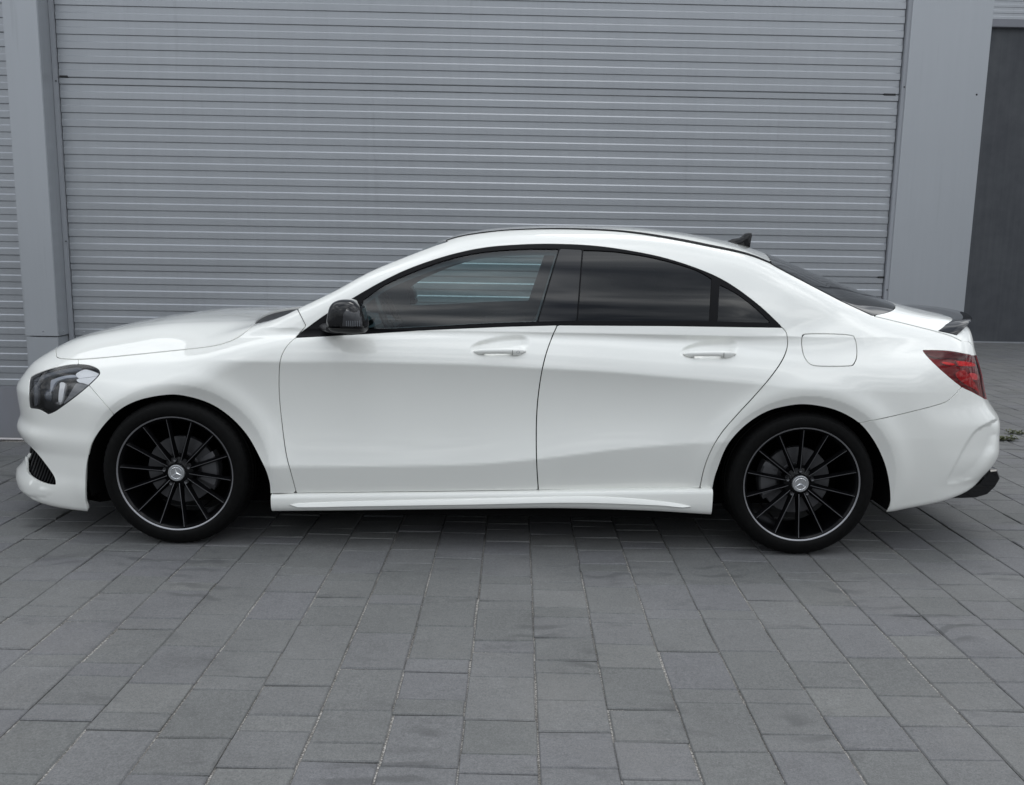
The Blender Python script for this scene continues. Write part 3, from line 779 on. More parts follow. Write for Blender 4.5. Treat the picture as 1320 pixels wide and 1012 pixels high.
TAIL = cr([(1190, 453.5), (1195, 451), (1223, 452), (1250, 456), (1258, 461), (1265, 478), (1300, 478), (1300, 478), (1300, 520), (1300, 520), (1273, 514.5), (1268, 513.5), (1253, 505.5), (1236.7, 497), (1209, 473.7)], 4)
TAIL = cr([(1190, 453.5), (1195, 451), (1223, 452), (1251, 457), (1256, 458), (1300, 452), (1300, 452), (1300, 518), (1300, 518), (1272, 515), (1266, 512.5), (1253, 505.5), (1236.7, 497), (1209, 473.7)], 4)
INTK = cr([(10, 560), (10, 560), (24.4, 565), (32, 569), (45, 581), (57.8, 596.5), (69.4, 613), (72, 622), (70, 625.4), (57.8, 623.5), (45, 617.7), (34.7, 608), (33.2, 595), (29.5, 583), (10, 575), (10, 575)], 4)
FLAP = cr([(1034, 435), (1043, 430.3), (1093, 431.6), (1102.5, 438), (1104.7, 457), (1101, 468.5), (1093, 471.7), (1054, 471.7), (1041.6, 467), (1035, 454)], 5)
S_FB = [(101, 464), (101, 471), (115, 497), (146, 533)]
S_QB = [(1111, 545), (1154, 536), (1209, 522), (1225.6, 514), (1239.5, 499.4)]
TRUNK = [(1127.4, 407.8), (1167.5, 417.5), (1209, 428), (1231, 435.5), (1248, 446), (1256, 456)]
RAIL = [(540, 322), (560, 315), (586.7, 306.9), (620, 300.2), (653, 296.6), (703, 295.2), (776.7, 297), (826.7, 302), (876.7, 310), (926.7, 320), (960, 328.5), (985, 335)]
RGL = [(985, 335), (1001.5, 344.5), (1043, 366.5), (1084.5, 388), (1127.4, 408)]

fArchF, fArchR, fDLO = sdf(arch_f), sdf(arch_r), sdf(DLO)
fHead = np.minimum((AY - .40) * 290, sdf(HEAD)); fTail = np.minimum((AY - .42) * 290, sdf(TAIL))
fIntk = np.minimum((AY - .32) * 290, sdf(INTK)); fFlap = sdf(FLAP)
fArchF = np.where(AY > .5, fArchF, -50); fArchR = np.where(AY > .5, fArchR, -50)
# bonnet: traced side seam, front edge curved in plan, rear edge in front of the cowl
fBon = sdf(cr(L_bon, 4, False) + [(342, 404), (342, 250), (-200, 250), (-200, 458)])
fBon = np.maximum(fBon, (.50 - AY) * 250)
xbf = -2.125 + .44 * AY ** 2; xbr = -1.13 + .19 * AY ** 2
fBon = np.minimum(fBon, np.minimum((BX - xbf), (xbr - BX)) * 290)
xw0 = xbr + .13
yws = np.interp(BX, [-1.2, -.95, -.7, -.5, -.27, 0], [.75, .715, .67, .63, .585, .56])
fWs = np.minimum(np.minimum((yws - AY) * 290, (BX - xw0) * 290), ((-.30 + .30 * AY ** 2) - BX) * 290)
roofpoly = cr(RAIL, 4, False) + [(1000, 200), (400, 200)]
RAILXY = [(-.6, .60), (-.45, .585), (-.3, .562), (-.1, .530), (.1, .510), (.3, .512), (.5, .527), (.66, .550), (.83, .577), (1.0, .598), (1.2, .604), (1.4, .61)]
f_yr = prof(RAILXY, .03)
fRf0 = (f_yr(BX) - AY) * 290
xr0_ = -.30 + .30 * AY ** 2; xr1_ = 1.315 - .22 * AY ** 2
fRoof = np.minimum(np.minimum(fRf0, (BX - xr0_) * 290), (xr1_ - BX) * 290)
rgp = RGL + [(1250, 408), (1250, 200), (985, 200)]
fRg0 = np.maximum(sdf(rgp), (.44 - AY) * 290)
xg_ = 1.955 - .45 * AY ** 2 - 3.0 * np.maximum(AY - .5, 0) ** 2
fRg = np.minimum(np.minimum(fRg0, (BX - xr1_) * 290), (xg_ - BX) * 290)
# boot lid: traced side seam, then down the tail between the lamps
tk = cr(TRUNK, 4, False) + [(1400, 456), (1400, 200), (1127, 200)]
fTk0 = np.maximum(sdf(tk), (.50 - AY) * 290)
fTk = np.minimum(np.minimum(fTk0, (BX - xg_) * 290), (BZ - .60) * 290)
fTk = np.minimum(fTk, np.where((BZ < .93), (.64 - AY) * 290, 99))
cowl = cr([(331, 409.5), (334, 404), (340, 400), (353, 398.5), (383, 394), (386, 397), (383, 399), (365, 407.5), (350, 411.8), (337, 413.5)], 4)
fCowl = np.maximum(sdf(cowl), np.minimum(np.minimum((BX - xbr), (xw0 - BX)), .66 - AY) * 290)
def poly_band(*pts): return [p for g in pts for p in g]
polyL = [(-300, 200), (101, 200)] + S_FB + [(146, 760), (-300, 760)]
fBumpF = sdf(polyL)
fFend = sdf([(101, 200), (336, 200)] + [(336, 413.5), (350, 411.5), (365, 407), (383, 398), (394, 420), (381, 435)] + cr(L_doorF, 4, False) + [(382, 636), (340, 636.3), (340, 760), (146, 760)] + S_FB[::-1])
sill = [(382, 636), (550, 633.8), (694, 632)]; sill2 = [(694, 632), (902, 629.5)]
fDoorF = sdf(cr(L_doorF, 4, False) + sill[1:] + cr(L_B, 4, False)[::-1] + [(718.6, 419)] + [(653, 420.7), (553, 425), (472, 430), (420, 433)])
fDoorR = sdf(cr(L_B, 4, False) + sill2[1:] + cr(L_rear, 4, False)[::-1][1:] + [(1008, 422), (860, 419.8)])
qb = cr(S_QB, 4, False)
fBumpR = np.maximum(sdf(qb + [(1260, 470), (1600, 450), (1600, 800), (1100, 800), (1100, 548)]), np.minimum(.60 - AY, .60 - BZ) * 290)
fBumpR = np.minimum(fBumpR, np.where(BX > 1.5, 99, -99)); fBumpR = np.where(BX > 1.5, fBumpR, -99)
near_mid = (BX > -1.2)
# frame stamping: pillars, roof rail, rear quarter
fFrame = np.minimum.reduce([-fFend - G, -fDoorF - G, -fDoorR - G, -fDLO, -fRoof - 1.0, -fRg - G, -fTk - G, -fBumpR - G, -fBumpF, -fFlap - G, -fTail, -fArchR, -fBon - G, -fWs - .1, -fCowl, np.where(BX > -1.05, 50., -50.),
     ])
belt_ok = sdf([(300, 436), (381, 435.5), (420, 433.5), (472, 430.5), (553, 425.5), (653, 421.2), (718, 419.7), (860, 420.4), (1009, 422.3)] + cr(L_rear, 4, False)[1:] + [(902, 629.3), (918, 629.3), (918, 760), (1500, 760), (1500, 50), (300, 50)])
fFrame = np.minimum.reduce([fFrame, belt_ok])

panel('bonnet', [fBon - G], 'paint', 'centre')
fGril = np.where(BX < -1.9, np.minimum.reduce([.40 - AY, BZ - .50, .665 - BZ]) * 290, -50)
panel('front_bumper', [fBumpF - G * .6, -fBon - G, -fHead, -fArchF, -fIntk, -fGril, np.where(BX < -1.5, 50., -50.)], 'paint', 'centre')
panel('front_fender', [fFend - G * .6, -fBon - G, -fHead, -fArchF, -fCowl], 'paint')
panel('front_door', [fDoorF - G], 'paint')
panel('rear_door', [fDoorR - G], 'paint')
panel('side_frame', [fFrame], 'paint')
panel('roof', [fRoof - 2.2], 'paint', 'centre')
fStrip = np.minimum.reduce([fRf0 + 1.6, 2.6 - fRf0, (BX - xr0_) * 290, (xr1_ - .0 - BX) * 290])
panel('roof_strip', [fStrip], 'trim_black', 'both', off=.0035, depth=.012)
panel('windscreen', [fWs - .4], 'glass_clear', 'centre', off=-.002, depth=.004)
panel('rear_window', [fRg - G], 'glass_tinted', 'centre', off=-.001, depth=.004)
panel('boot_lid', [fTk - G, -fTail], 'paint', 'centre')
panel('rear_bumper', [fBumpR - G * .6, -fTk - G, -fTail, -fArchR], 'paint', 'centre')
panel('fuel_flap', [fFlap - G], 'paint', 'near')
# black window surround, glass and pillar covers
fGF, fGR, fGQ = sdf(GL_F), sdf(GL_R), sdf(GL_Q)
fPil = sdf([(721.5, 320), (750.5, 321.5), (743.5, 413.8), (693.5, 414.8)])
panel('window_surround', [fDLO - .2, -fGF, -fGR, -fGQ, -fPil], 'trim_black', off=-.001, depth=.012)
panel('pillar_cover', [fPil - .4], 'black_gloss', off=-.002, depth=.006)
panel('front_door_glass', [fGF], 'glass_clear', off=-.006, depth=.0)
panel('rear_door_glass', [fGR], 'glass_tinted', off=-.006, depth=.0)
panel('quarter_glass', [fGQ], 'glass_tinted', off=-.005, depth=.0)
# dark inner shell seen through the gaps, and the cabin lining
fOpen = np.minimum.reduce([-fArchF, -fArchR, -fDLO - 3, -fWs - 2, -fRg - 2, -fHead, -fTail, -fIntk])
panel('inner_shell', [fOpen], 'shell_dark', 'centre', off=-.013, depth=0)
LIN = cr([(552, 398), (540, 377), (556, 366), (600, 344), (640, 332), (690, 328.5), (704, 331), (707, 340), (700, 380), (690, 404), (685, 409), (600, 412)], 4)
for sgn, shr in ((1, 3), (-1, 4)):
    V, N, T = cut([-fGF + shr, -fGR, -fGQ, -fWs + 3, -fRg, np.minimum(BX + 1.25, 1.95 - BX) * 290, np.maximum(np.minimum(BX + .88, .88 - BX), BZ - .80) * 290], -.034)
    if sgn < 0: V = V * np.array([1, -1, 1]); N = N * np.array([1, -1, 1])
    else: T = T[:, [0, 2, 1]]
    obj('cabin_lining', V, T, 'cabin', CAR, -N)
FACE = ((CC - BV) / np.linalg.norm(CC - BV, axis=1, keepdims=True) * BN).sum(1) * 60
# ------------------------------------------------------------------ lamps, intake, grille, cowl
def bodyp(px, py, y0=-.85, it=12, off=0.0):
    """point of the near flank under a photo pixel"""
    lo, hi = -1.0, -.30
    ys_ = np.linspace(-1.0, -.2, 161); Pn = np.array([on_y(px, py, q) for q in ys_]); f = fbody(Pn)
    k = np.argmax(f < 0); a, b = ys_[max(k - 1, 0)], ys_[k]
    for _ in range(20):
        m = (a + b) / 2
        if fbody(on_y(px, py, m)[None])[0] < 0: b = m
        else: a = m
    P = on_y(px, py, b); return P + grad(P[None])[0] * off
ng = lambda poly: np.minimum(np.where(AY > .40, sdf(poly), -50), FACE)
panel('cowl_panel', [fCowl + 2], 'black_plastic', 'centre', off=-.012, depth=0)
panel('grille', [fGril + 2], 'black_plastic', 'centre', off=-.03, depth=0)
for r in panel('intake_recess', [fIntk + 3], 'shell_dark', 'both', off=-.045, depth=0): pass
stripe = np.abs(((PX * .80 + PY * .30) / 3.4) % 1.0 - .5) * 3.4 - 1.0
panel('intake_rib', [fIntk + 1.5, stripe, np.where(AY > .3, 9., -9.)], 'trim_black', 'both', off=-.018, depth=.012)
INL = cr([(34, 607), (46, 617), (58, 622), (71, 624), (69, 617.5), (57, 616.5), (47, 612), (38, 604)], 3)
#panel('intake_blade', [ng(INL)], 'black_gloss', 'both', off=-.010, depth=.006)
# headlamp: dark bowl, reflectors, light guide, clear lens
panel('headlight_housing', [fHead + .8], 'lamp_dark', 'both', off=-.040, depth=-.040)
zc4 = lambda P: [(20 + a / 10.12, 450 + b / 10.12) for a, b in P]
REF = {
 'reflector': (zc4([(770, 300), (870, 245), (960, 255), (1085, 310), (1040, 330), (900, 350), (800, 360), (775, 335)]), 'reflector_metal', -.012),
 'reflector_lower': (zc4([(780, 372), (900, 362), (1075, 338), (1035, 400), (950, 452), (860, 430), (790, 415)]), 'reflector_metal', -.012),
 'reflector_wedge': (zc4([(770, 430), (860, 445), (940, 465), (820, 590), (650, 715), (590, 710), (640, 640), (720, 500)]), 'wedge_metal', -.014),
 'light_bar': (zc4([(552, 425), (612, 425), (618, 470), (600, 560), (578, 690), (532, 688), (535, 560), (548, 480)]), 'reflector_metal', -.012),
 'light_foot': (zc4([(450, 715), (560, 685), (580, 700), (550, 735), (500, 745)]), 'chrome', -.016),
 'upper_guide': (zc4([(425, 540), (432, 400), (470, 380), (560, 345), (700, 318), (765, 325), (765, 350), (640, 362), (520, 400), (470, 460), (440, 545)]), 'guide_metal', -.012),
 'brow': (zc4([(235, 350), (480, 270), (700, 225), (850, 215), (780, 262), (600, 285), (430, 330), (240, 410)]), 'lamp_grey', -.012),
 'inner_frame': (zc4([(200, 420), (235, 415), (270, 400), (250, 480), (255, 600), (250, 700), (235, 740), (205, 740), (195, 600)]), 'lamp_grey', -.014),
}
simple('reflector_metal', (0.90, 0.91, 0.92), rough=0.35, metal=0.0, coat=0.6)
simple('guide_metal', (0.42, 0.45, 0.50), rough=0.4, metal=0.0, coat=0.5)
simple('wedge_metal', (0.20, 0.205, 0.215), rough=0.4, metal=0.0, coat=0.5)
simple('lamp_grey', (0.13, 0.14, 0.155), rough=0.25, coat=0.5)
simple('lens_smoke', (0.035, 0.036, 0.04), rough=0.15, coat=0.6, spec=.3)
simple('lamp_glow', (0.10, 0.11, 0.13), rough=0.15, coat=1.0)
for nm, (pl, mt, of) in REF.items():
    panel(nm.replace('_lower', '').replace('_wedge', ''), [ng(cr(pl, 3))], mt, 'both', off=of, depth=.010)
# projector lens
for sy in (1, -1):
    P = bodyp(51, 509, off=-.045); mb = MB(); mb.lathe([(0, -.018), (.012, -.016), (.022, -.008), (.026, 0.0), (.031, 0), (.031, .01), (.026, .012)], 'y', (0, 0, 0), 28)
    o = mb.build('projector_lens', 'lamp_glow', CAR, smooth=True); o.location = (P[0], P[1] * sy, P[2]); o.rotation_euler = (0, 0, math.radians(-52 if sy > 0 else -128))
panel('headlight_lens', [fHead - .5], 'lamp_lens', 'both', off=-.0015, depth=.006)
SEAL = np.minimum(fHead + .1, 1.3 - np.abs(fHead - .9) )
panel('headlight_seal', [SEAL], 'rubber_seal', 'both', off=-.004, depth=.008)
# tail lamp
panel('tail_light_housing', [fTail + .5], 'lamp_red', 'both', off=-.014, depth=-.014)
z3 = lambda P: [(1170 + a / 6.33, 380 + b / 6.33) for a, b in P]
ngt = lambda poly: np.minimum(np.where(AY > .45, sdf(poly), -50), FACE)
TL = [('reflector_strip', z3([(285, 543), (330, 545), (385, 558), (390, 572), (340, 568), (300, 556)]), 'lamp_bright_red'),
      ('reflector_strip', z3([(390, 520), (420, 535), (470, 540), (550, 555), (565, 578), (500, 580), (430, 575), (415, 545)]), 'lamp_bright_red'),
      ('reflector_strip', z3([(400, 640), (470, 610), (500, 640), (540, 690), (590, 770), (595, 800), (560, 770), (500, 740), (440, 700)]), 'lamp_mid_red'),
      ('reversing_lamp', z3([(515, 640), (575, 645), (582, 690), (545, 688)]), 'lamp_white'),
      ('smoked_band', z3([(160, 470), (200, 465), (480, 490), (475, 525), (400, 515), (230, 505)]), 'lamp_smoke')]
simple('lamp_mid_red', (0.42, 0.008, 0.02), rough=0.3)
for nm, pl, mt in TL: panel(nm, [ngt(cr(pl, 3))], mt, 'both', off=-.006, depth=.006)
panel('tail_light_lens', [fTail - .5], 'red_lens', 'both', off=-.001, depth=.004)

# ------------------------------------------------------------------ wheels
WV = {}
def wheel_parts():
    # tyre with shoulder sipes
    seg = 260; pr = [(.236, .020), (.243, .008), (.2535, .0005), (.259, -.004), (.270, -.0065), (.288, -.006), (.298, -.002), (.3005, -.0005), (.3020, .0015), (.309, .008), (.3145, .018), (.3172, .030), (.3180, .045),
          (.3182, .060), (.3115, .062), (.3115, .070), (.3184, .072), (.3185, .098), (.3115, .100), (.3115, .108), (.3185, .110), (.3182, .150), (.3115, .152), (.3115, .160), (.318, .162), (.315, .196), (.300, .215), (.26, .222), (.236, .20)]
    V = []; n = len(pr)
    for k in range(seg):
        a = 2 * math.pi * k / seg
        for r, t in pr:
            rr = r
            if (.010 < t < .05 or .162 < t < .20) and r > .308 and k % 4 == 0: rr = r - .002
            V.append((rr * math.cos(a), t, rr * math.sin(a)))
    F = [(k * n + i, k * n + i + 1, ((k + 1) % seg) * n + i + 1, ((k + 1) % seg) * n + i) for k in range(seg) for i in range(n - 1)]
    me = mesh_data('tyre', V, F, 'tyre'); me.set_sharp_from_angle(angle=math.radians(35)); WV['tyre'] = me
    m = MB(); m.lathe([(.2455, .0030), (.2440, .0060), (.2385, .011), (.236, .016), (.2335, .020), (.231, .034), (.226, .050), (.222, .10), (.222, .20), (.236, .21)], 'y', seg=96); me = mesh_data('rim_barrel', m.V, m.F, 'rim_black'); me.set_sharp_from_angle(angle=math.radians(40)); WV['rim'] = me
    m = MB(); m.lathe([(.2520, .010), (.2528, .003), (.2512, .0), (.2475, .0010), (.2455, .0030)], 'y', seg=128); me = mesh_data('rim_lip', m.V, m.F, 'rim_edge'); me.set_sharp_from_angle(angle=math.radians(40)); WV['lip'] = me
    # one spoke: ridge from hub to lip, the highlight on its machined edge coloured in as grey metal
    st = [(.040, .034, .0075, .026), (.075, .026, .0062, .022), (.13, .020, .0052, .018), (.19, .014, .0050, .016), (.224, .009, .0058, .018), (.239, .006, .0085, .022)]
    V = []; F = []; e_ = .0011
    for r, t, hw, dp in st:
        V += [(r, t + dp, -hw * 1.9), (r, t + dp * .35, -hw), (r, t + .0012, -e_ - .0006), (r, t, -e_), (r, t, e_), (r, t + .0012, e_ + .0006), (r, t + dp * .35, hw), (r, t + dp, hw * 1.9)]
    n = 8
    for i in range(len(st) - 1):
        for k in range(n - 1): F.append((i * n + k, i * n + k + 1, (i + 1) * n + k + 1, (i + 1) * n + k))
    F += [tuple(range(n)), tuple(range((len(st) - 1) * n, len(st) * n))[::-1]]
    me = mesh_data('spoke', V, F, 'rim_black'); me.materials.append(MAT['spoke_highlight'])
    for i, p in enumerate(me.polygons):
        if i < (len(st) - 1) * (n - 1) and i % (n - 1) == 3: p.material_index = 1
    me.set_sharp_from_angle(angle=math.radians(30)); WV['spoke'] = me
    m = MB(); m.lathe([(0, .030), (.034, .030), (.036, .026), (.043, .026), (.050, .032), (.066, .040), (.072, .052), (.074, .08)], 'y', seg=64)
    me = mesh_data('hub', m.V, m.F, 'rim_black'); me.set_sharp_from_angle(angle=math.radians(30)); WV['hub'] = me
    m = MB(); m.lathe([(0, .0), (.0075, -.003), (.0085, -.001), (.0095, .012)], 'y', seg=6); WV['bolt'] = mesh_data('wheel_bolt', m.V, m.F, 'brake_steel', smooth=False)
    m = MB(); m.lathe([(0, .0165), (.024, .0168), (.0255, .0155), (.0335, .0150), (.0355, .0165), (.0362, .022), (.0362, .03)], 'y', seg=56)
    me = mesh_data('centre_cap', m.V, m.F, 'cap_silver'); me.set_sharp_from_angle(angle=math.radians(30)); WV['cap'] = me
    # three-pointed star inside a ring, raised on the cap
    m = MB()
    for k in range(3):
        a = math.pi / 2 + k * 2 * math.pi / 3; c, s_ = math.cos(a), math.sin(a); L = .0235; wd = .0042; t0, t1 = .0172, .0130
        V = [(c * L, t1 + .002, s_ * L), (-s_ * wd - c * .0015, t0, c * wd - s_ * .0015), (-c * .001, t1, -s_ * .001), (s_ * wd - c * .0015, t0, -c * wd - s_ * .0015)]
        m.add(V, [(0, 1, 2), (0, 2, 3), (1, 3, 2)])
    m.tube([(.0248 * math.cos(q), .0158, .0248 * math.sin(q)) for q in [2 * math.pi * i / 40 for i in range(40)]], .0013, 6, True)
    WV['star'] = mesh_data('star_emblem', m.V, m.F, 'chrome', smooth=False)
    m = MB(); m.lathe([(.075, .070), (.076, .084), (.080, .088), (.148, .088), (.150, .092), (.150, .112), (.08, .112)], 'y', seg=72)
    me = mesh_data('brake_disc', m.V, m.F, 'brake_steel'); me.set_sharp_from_angle(angle=math.radians(30)); WV['disc'] = me
    m = MB()
    rs = []
    for a in np.linspace(-.55, .55, 9):
        c, s_ = math.cos(a), math.sin(a); e2 = .0 if abs(a) < .5 else .012
        rs.append([(r * c, t, r * s_) for r, t in ((.095, .066 + e2), (.160, .062 + e2), (.166, .070), (.166, .125), (.095, .125))])
    m.loft(rs); me = mesh_data('brake_caliper', m.V, m.F, 'caliper'); me.set_sharp_from_angle(angle=math.radians(30)); WV['cal'] = me
wheel_parts()
def put(name, me, parent, loc=(0, 0, 0), rot=(0, 0, 0)):
    o = bpy.data.objects.new(name, me); COL.objects.link(o); o.parent = parent; o.location = loc; o.rotation_euler = rot; return o
for cx, spin, calside in ((-WHX, .12, 0), (WHX, .02, math.pi)):
    for sy in (-1, 1):
        wo = put('wheel', WV['rim'], CAR, (cx, -.868 if sy < 0 else .868, WHZ), (0, 0, 0 if sy < 0 else math.pi))
        put('tyre', WV['tyre'], wo); put('rim_lip', WV['lip'], wo); put('hub', WV['hub'], wo)
        for k in range(14): put('spoke', WV['spoke'], wo, rot=(0, -(2 * math.pi * (k + .5) / 14 + spin), 0))
        for k in range(5):
            a = math.pi / 2 + k * 2 * math.pi / 5 + spin; put('wheel_bolt', WV['bolt'], wo, (.056 * math.cos(a), .026, .056 * math.sin(a)))
        put('centre_cap', WV['cap'], wo); put('star_emblem', WV['star'], wo, rot=(0, -(.15 if cx < 0 else 0), 0))
        put('brake_disc', WV['disc'], wo); put('brake_caliper', WV['cal'], wo, rot=(0, calside if sy < 0 else math.pi - calside, 0))
# wheel wells
for cx in (-WHX + .012, WHX):
    for sy in (-1, 1):
        R_ = .402; V = []; F = []; n = 40; a0, a1 = math.radians(-14), math.radians(194)
        for i in range(n + 1):
            a = a0 + (a1 - a0) * i / n
            for (r, y) in ((R_, .838), (R_, .50), (.10, .46)): V.append((cx + r * math.cos(a), sy * y, .30 + r * math.sin(a)))
        for i in range(n):
            for k in range(2): F.append((i * 3 + k, i * 3 + k + 1, (i + 1) * 3 + k + 1, (i + 1) * 3 + k))
        obj('wheel_well', V, F, 'shell_dark', CAR)
# underbody
mb = MB(); mb.loft([[(x, -yy, z0), (x, yy, z0), (x, yy, z1), (x, -yy, z1)] for x, yy, z0, z1 in ((-2.12, .45, .17, .30), (-2.0, .58, .135, .30), (-1.78, .66, .125, .3), (-1.70, .60, .125, .3), (-.98, .60, .13, .3), (-.93, .80, .135, .3), (.94, .81, .145, .3), (.99, .60, .15, .3), (1.72, .60, .17, .3), (1.80, .68, .22, .3), (2.1, .60, .27, .36), (2.25, .45, .31, .40))])
mb.build('underbody', 'shell_dark', CAR)
# mud flap piece ahead of and behind the wheels
# ------------------------------------------------------------------ sills
def zline(P, Y): 
    Q = [on_y(px, py, Y) for px, py in P]; return prof([(q[0], q[2]) for q in Q], 0)
sk_t = zline([(349, 637.0), (550, 634.6), (694, 632.8), (917, 629.6)], -.862)
sk_b = zline([(349, 660.5), (450, 659.5), (600, 657.5), (740, 656.5), (830, 659), (917, 664)], -.868)
xs0, xs1 = on_y(349.5, 645, -.868)[0], on_y(917.5, 645, -.868)[0]
rings = []
for x in np.linspace(xs0, xs1, 60):
    t, b = float(sk_t(x)), float(sk_b(x)); h = t - b; yw_ = np.interp(x, [xs0, 0, xs1], [.872, .876, .882])
    rings.append([(x, -a, zz) for a, zz in ((.80, t), (yw_ - .020, t), (yw_ - .010, t - .0015), (yw_ - .002, t - .008), (yw_ + .001, t - .020), (yw_ + .0015, b + h * .45), (yw_ - .002, b + .022), (yw_ - .010, b + .006), (yw_ - .020, b + .001), (yw_ - .045, b + .0), (.74, b + .008), (.72, b + .05))])
for sy in (1, -1):
    mb = MB(); mb.loft([[(p[0], p[1] * sy, p[2]) for p in (r if sy > 0 else r[::-1])] for r in rings]); mb.build('side_skirt', 'paint', CAR, angle=40)
bar_t = zline([(373, 651.5), (385, 649.3), (450, 647), (600, 643.3), (690, 641), (760, 640), (800, 641.5), (850, 646), (880, 650), (890, 653)], -.885)
bar_b = zline([(373, 652.5), (385, 655), (450, 654), (600, 651.5), (760, 649), (850, 652), (880, 654.5), (890, 654.5)], -.885)
xb0, xb1 = on_y(373, 652, -.885)[0], on_y(890, 653.5, -.885)[0]
for sy in (1, -1):
    rg = []
    for x in np.linspace(xb0, xb1, 50):
        t, b = float(bar_t(x)), float(bar_b(x)); yw_ = np.interp(x, [xs0, 0, xs1], [.873, .877, .883]); e_ = min(1, (x - xb0) / .03 + .15, (xb1 - x) / .03 + .15)
        rg.append([(x, -sy * a, zz) for a, zz in ((yw_ - .012, t + .001), (yw_ + .0015, t), (yw_ + .003 + .004 * e_, t - .003), (yw_ + .003 + .009 * e_, b + .004), (yw_ + .002 + .006 * e_, b + .001), (yw_ - .012, b))])
    mb = MB(); mb.loft(rg); mb.build('sill_blade', 'paint', CAR, angle=50)

# ------------------------------------------------------------------ door handles
def ysurf(x, z):
    a, b = 0.4, 1.1
    for _ in range(30):
        m = (a + b) / 2
        if fbody(np.array([[x, -m, z]]))[0] < 0: a = m
        else: b = m
    return b
for (pl, pr_, pyc, key) in ((610, 678, 453.5, True), (882, 951, 457.5, False)):
    A, B = on_y(pl, pyc, -.865), on_y(pr_, pyc - .5, -.865); xa, xb = A[0], B[0]; zc_ = A[2]
    ya, yb = ysurf(xa - .004, zc_), ysurf(xb + .004, zc_)
    for sy in (1, -1):
        rg = []; n = 26
        for i in range(n + 1):
            u = i / n; x = xa + (xb - xa) * u; z = zc_ + .0045 * math.sin(u * 2.6) + .002 * u
            yo = ya + (yb - ya) * u + .003 + .024 * min(1, math.sin(math.pi * min(max(u, .0), 1)) ** .55 * 1.05)
            hz = .0105 * min(1, (u / .12 + .04)) ** .6 if u < .12 else (.0105 + .0015 * u if u < .9 else (.0118 * max(.18, min(1, (1 - u) / .09)) ** .6))
            deep = u < .22 or u > .70; yi = yo - (.028 if deep else .011)
            zb = z - hz - (.006 * math.sin(min(1, (u - .70) / .25) * 3.14) if u > .70 else (.004 * math.sin(u / .22 * 3.14) if u < .22 else 0))
            rg.append([(x, -sy * a, c) for a, c in ((yi, z + hz * .7), (yo - .006, z + hz), (yo - .0015, z + hz * .72), (yo, z + hz * .15), (yo - .0012, z - hz * .45), (yo - .006, zb + .001), (yi, zb))])
        mb = MB(); mb.loft(rg)
        h = mb.build('door_handle', 'paint', CAR, angle=50)
        xg = xa + (xb - xa) * .745; g = MB(); g.box(xg - .0008, xg + .0008, -sy * (yb + .0272) - .0006, -sy * (yb + .0272) + .0006, zc_ - .009, zc_ + .012)
        g.build('handle_gap', 'rubber_seal', h)
        if key and sy > 0:
            k = MB(); k.tube([(xb - .033 + .0062 * math.cos(q), -(yb + .0248), zc_ + .003 + .0062 * math.sin(q)) for q in np.linspace(0, 2 * math.pi, 20, endpoint=False)], .0009, 6, True)
            k.build('key_cover', 'cap_silver', h, smooth=True)

